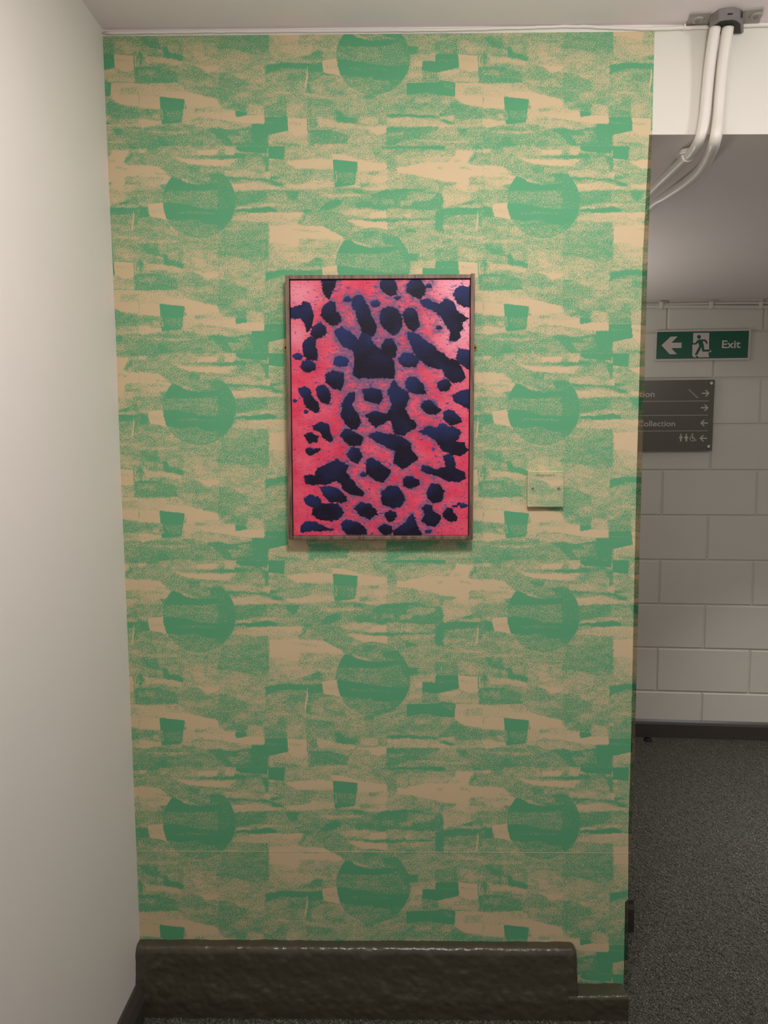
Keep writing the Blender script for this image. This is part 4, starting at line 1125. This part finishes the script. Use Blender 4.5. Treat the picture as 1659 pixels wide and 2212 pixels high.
# ------------------------------------------------------------------ white conduits out of the ceiling clamp
def conduit(name, top_px, soff_px, r, label, fitting):
    g = thing('white_conduit', tuple(float(v) for v in onY(*top_px[0], -.03)), label, 'conduit', 'white conduits over the header')
    ys = [-.034, -.028, -.021, -.018, -.017]
    A = [onY(x, y, ys[min(i, 4)]) for i, (x, y) in enumerate(top_px)]
    B = []
    for i, (x, y, dz) in enumerate(soff_px): B.append(onZ(x, y, ZS - dz))
    for y in (.9, 1.75): B.append(np.array([B[-1][0] + .002, y, ZS - .004 - .018 * (y - T_W)]))      # the run goes on to the block wall
    P = catmull(A + B, 8)
    tube('conduit', P, r, PIPEW, g, 18)
    if fitting:
        # flared collar with a torn saddle where the pipe meets the soffit
        c = .6 * np.array(B[fitting]) + .4 * np.array(B[fitting - 1]); d = np.array(B[fitting]) - np.array(B[fitting - 1]); d /= np.linalg.norm(d)
        bm = bmesh.new(); cyl_bm(bm, c - d * .005, d, r * 1.26, .008, 22); cyl_bm(bm, c + d * .002, d, r * 1.14, .016, 22, r * 1.0)
        f = from_bm('collar', bm, PIPEW, g)
        lo = [onZ(x, y, ZS - .012) for x, y in ((1459, 341), (1468, 333), (1486, 329), (1488, 342), (1472, 347.5))]
        hexa('saddle', [tuple(p) for p in lo], [(p[0] + .004, p[1] - .002, ZS - .001) for p in lo], PIPEW, f)
    adopt(g)


conduit('white_conduit', [(1545, 60), (1538.5, 100), (1532, 150), (1527, 200), (1521.5, 255)],
        [(1512, 300, .012), (1496, 327, .016), (1478, 343, .011), (1452, 368, .006), (1424, 395, .004), (1392, 428, .003)], .0125,
        'left white conduit bending under the header into a flared collar', 2)
conduit('white_conduit', [(1572, 60), (1566.5, 100), (1560, 150), (1555.5, 200), (1551, 255)],
        [(1545.5, 300, .020), (1533, 335, .024), (1511, 369, .021), (1478, 397, .013), (1440, 422, .007), (1404, 446, .004)], .0135,
        'right white conduit sweeping back along the corridor ceiling', 0)


def clamp():
    g0 = onZ(1570, 40, ZC)
    g = thing('conduit_clamp', (float(g0[0]), float(g0[1]), ZC), 'grey conduit clamp screwed to the ceiling above the two white conduits', 'clamp')

    def zz(x, y, d): return onZ(x, y, ZC - d)
    # two straps flat on the ceiling
    for pts, scr in (([(1491, 30.5), (1536, 27.5), (1530, 55.5), (1482, 55.5)], (1507, 43)), ([(1603, 23), (1650.5, 18.5), (1646, 28), (1640, 50), (1603, 53)], (1633, 34))):
        a = [onZ(x, y, ZC - .0035) for x, y in pts]
        s = hexa('strap', [tuple(p) for p in a], [(p[0], p[1], ZC - .0002) for p in a], GALV, g)
        c = onZ(*scr, ZC - .0036)
        w = cyl('washer', tuple(c), (0, 0, -1), .0145, .003, GALV, s, 24, .0125)
        cyl('screw', (c[0], c[1], c[2] - .0031), (0, 0, -1), .0048, .0025, GREYP, s, 6)
    # faceted body
    ol = [(1533, 33), (1545, 25), (1553, 19), (1568, 16), (1586, 14.5), (1597, 18), (1606, 26), (1605.5, 52), (1599, 57), (1548, 58), (1531, 58)]
    top = [onZ(x, y, ZC) for x, y in ol]
    Yw = -.0035
    top = [(p[0], min(p[1], Yw), p[2]) for p in top]
    h = .025
    bm = bmesh.new(); cx = sum(p[0] for p in top) / len(top); cy = sum(p[1] for p in top) / len(top)
    r0 = [bm.verts.new((p[0], p[1], ZC - .0003)) for p in top]
    r1 = [bm.verts.new((p[0], p[1], ZC - h + .005)) for p in top]
    r2 = [bm.verts.new((cx + (p[0] - cx) * .9, min(Yw, cy + (p[1] - cy) * .88), ZC - h)) for p in top]
    n = len(top)
    for a, b in ((r0, r1), (r1, r2)):
        for i in range(n): bm.faces.new((a[i], a[(i + 1) % n], b[(i + 1) % n], b[i]))
    bm.faces.new(r0[::-1]); bm.faces.new(r2)
    body = from_bm('clamp_body', bm, GREYP, g)
    # dark mouth the pipes come out of
    m = [(cx + (p[0] - cx) * .82, min(Yw - .002, cy + (p[1] - cy) * .8), ZC - h - .0006) for p in top]
    hexa('mouth', m, [(a, b, c + .004) for a, b, c in m], HOLE, body)
    # latch slots on the front facet
    mid = [(top[5][i] + top[6][i]) / 2 for i in (0, 1)]
    for p, dx, dz in ((onY(1577.5, 30, top[4][1] - .0004), .011, .0022), ((mid[0] + .0008, mid[1] - .0008, ZC - .011), .0035, .011)):
        box('latch_slot', (p[0] - dx / 2, p[1] - .0012, p[2] - dz / 2), (p[0] + dx / 2, p[1] + .001, p[2] + dz / 2), HOLE, body)
    adopt(g)


clamp()

# ------------------------------------------------------------------ small black floor stop by the far skirting
def floor_stop():
    c = onZ(1399.5, 1600.5, .004); r = .0195
    g = thing('door_stop', (float(c[0]), float(c[1]), 0.0), 'small black rubber door stop with a chrome rim on the carpet by the block wall', 'door stop')
    bm = bmesh.new(); cyl_bm(bm, (c[0], c[1], 0), (0, 0, 1), r, .017, 28, r * .86)
    box_bm(bm, (c[0] - r * .8, c[1], .002), (c[0] + r * .8, c[1] + .018, .017), .003)
    from_bm('rubber_buffer', bm, HOLE, g)
    bm = bmesh.new(); R = []
    for k in range(32):
        a = 2 * math.pi * k / 32
        R.append([bm.verts.new((c[0] + rr * math.cos(a), c[1] + rr * math.sin(a), z)) for rr, z in ((r + .0003, .001), (r + .0042, .001), (r + .0036, .0055), (r + .0003, .0062))])
    for k in range(32):
        a, b = R[k], R[(k + 1) % 32]
        for i in range(4): bm.faces.new((a[i], a[(i + 1) % 4], b[(i + 1) % 4], b[i]))
    from_bm('chrome_rim', bm, CHROME, g)
    adopt(g)


floor_stop()
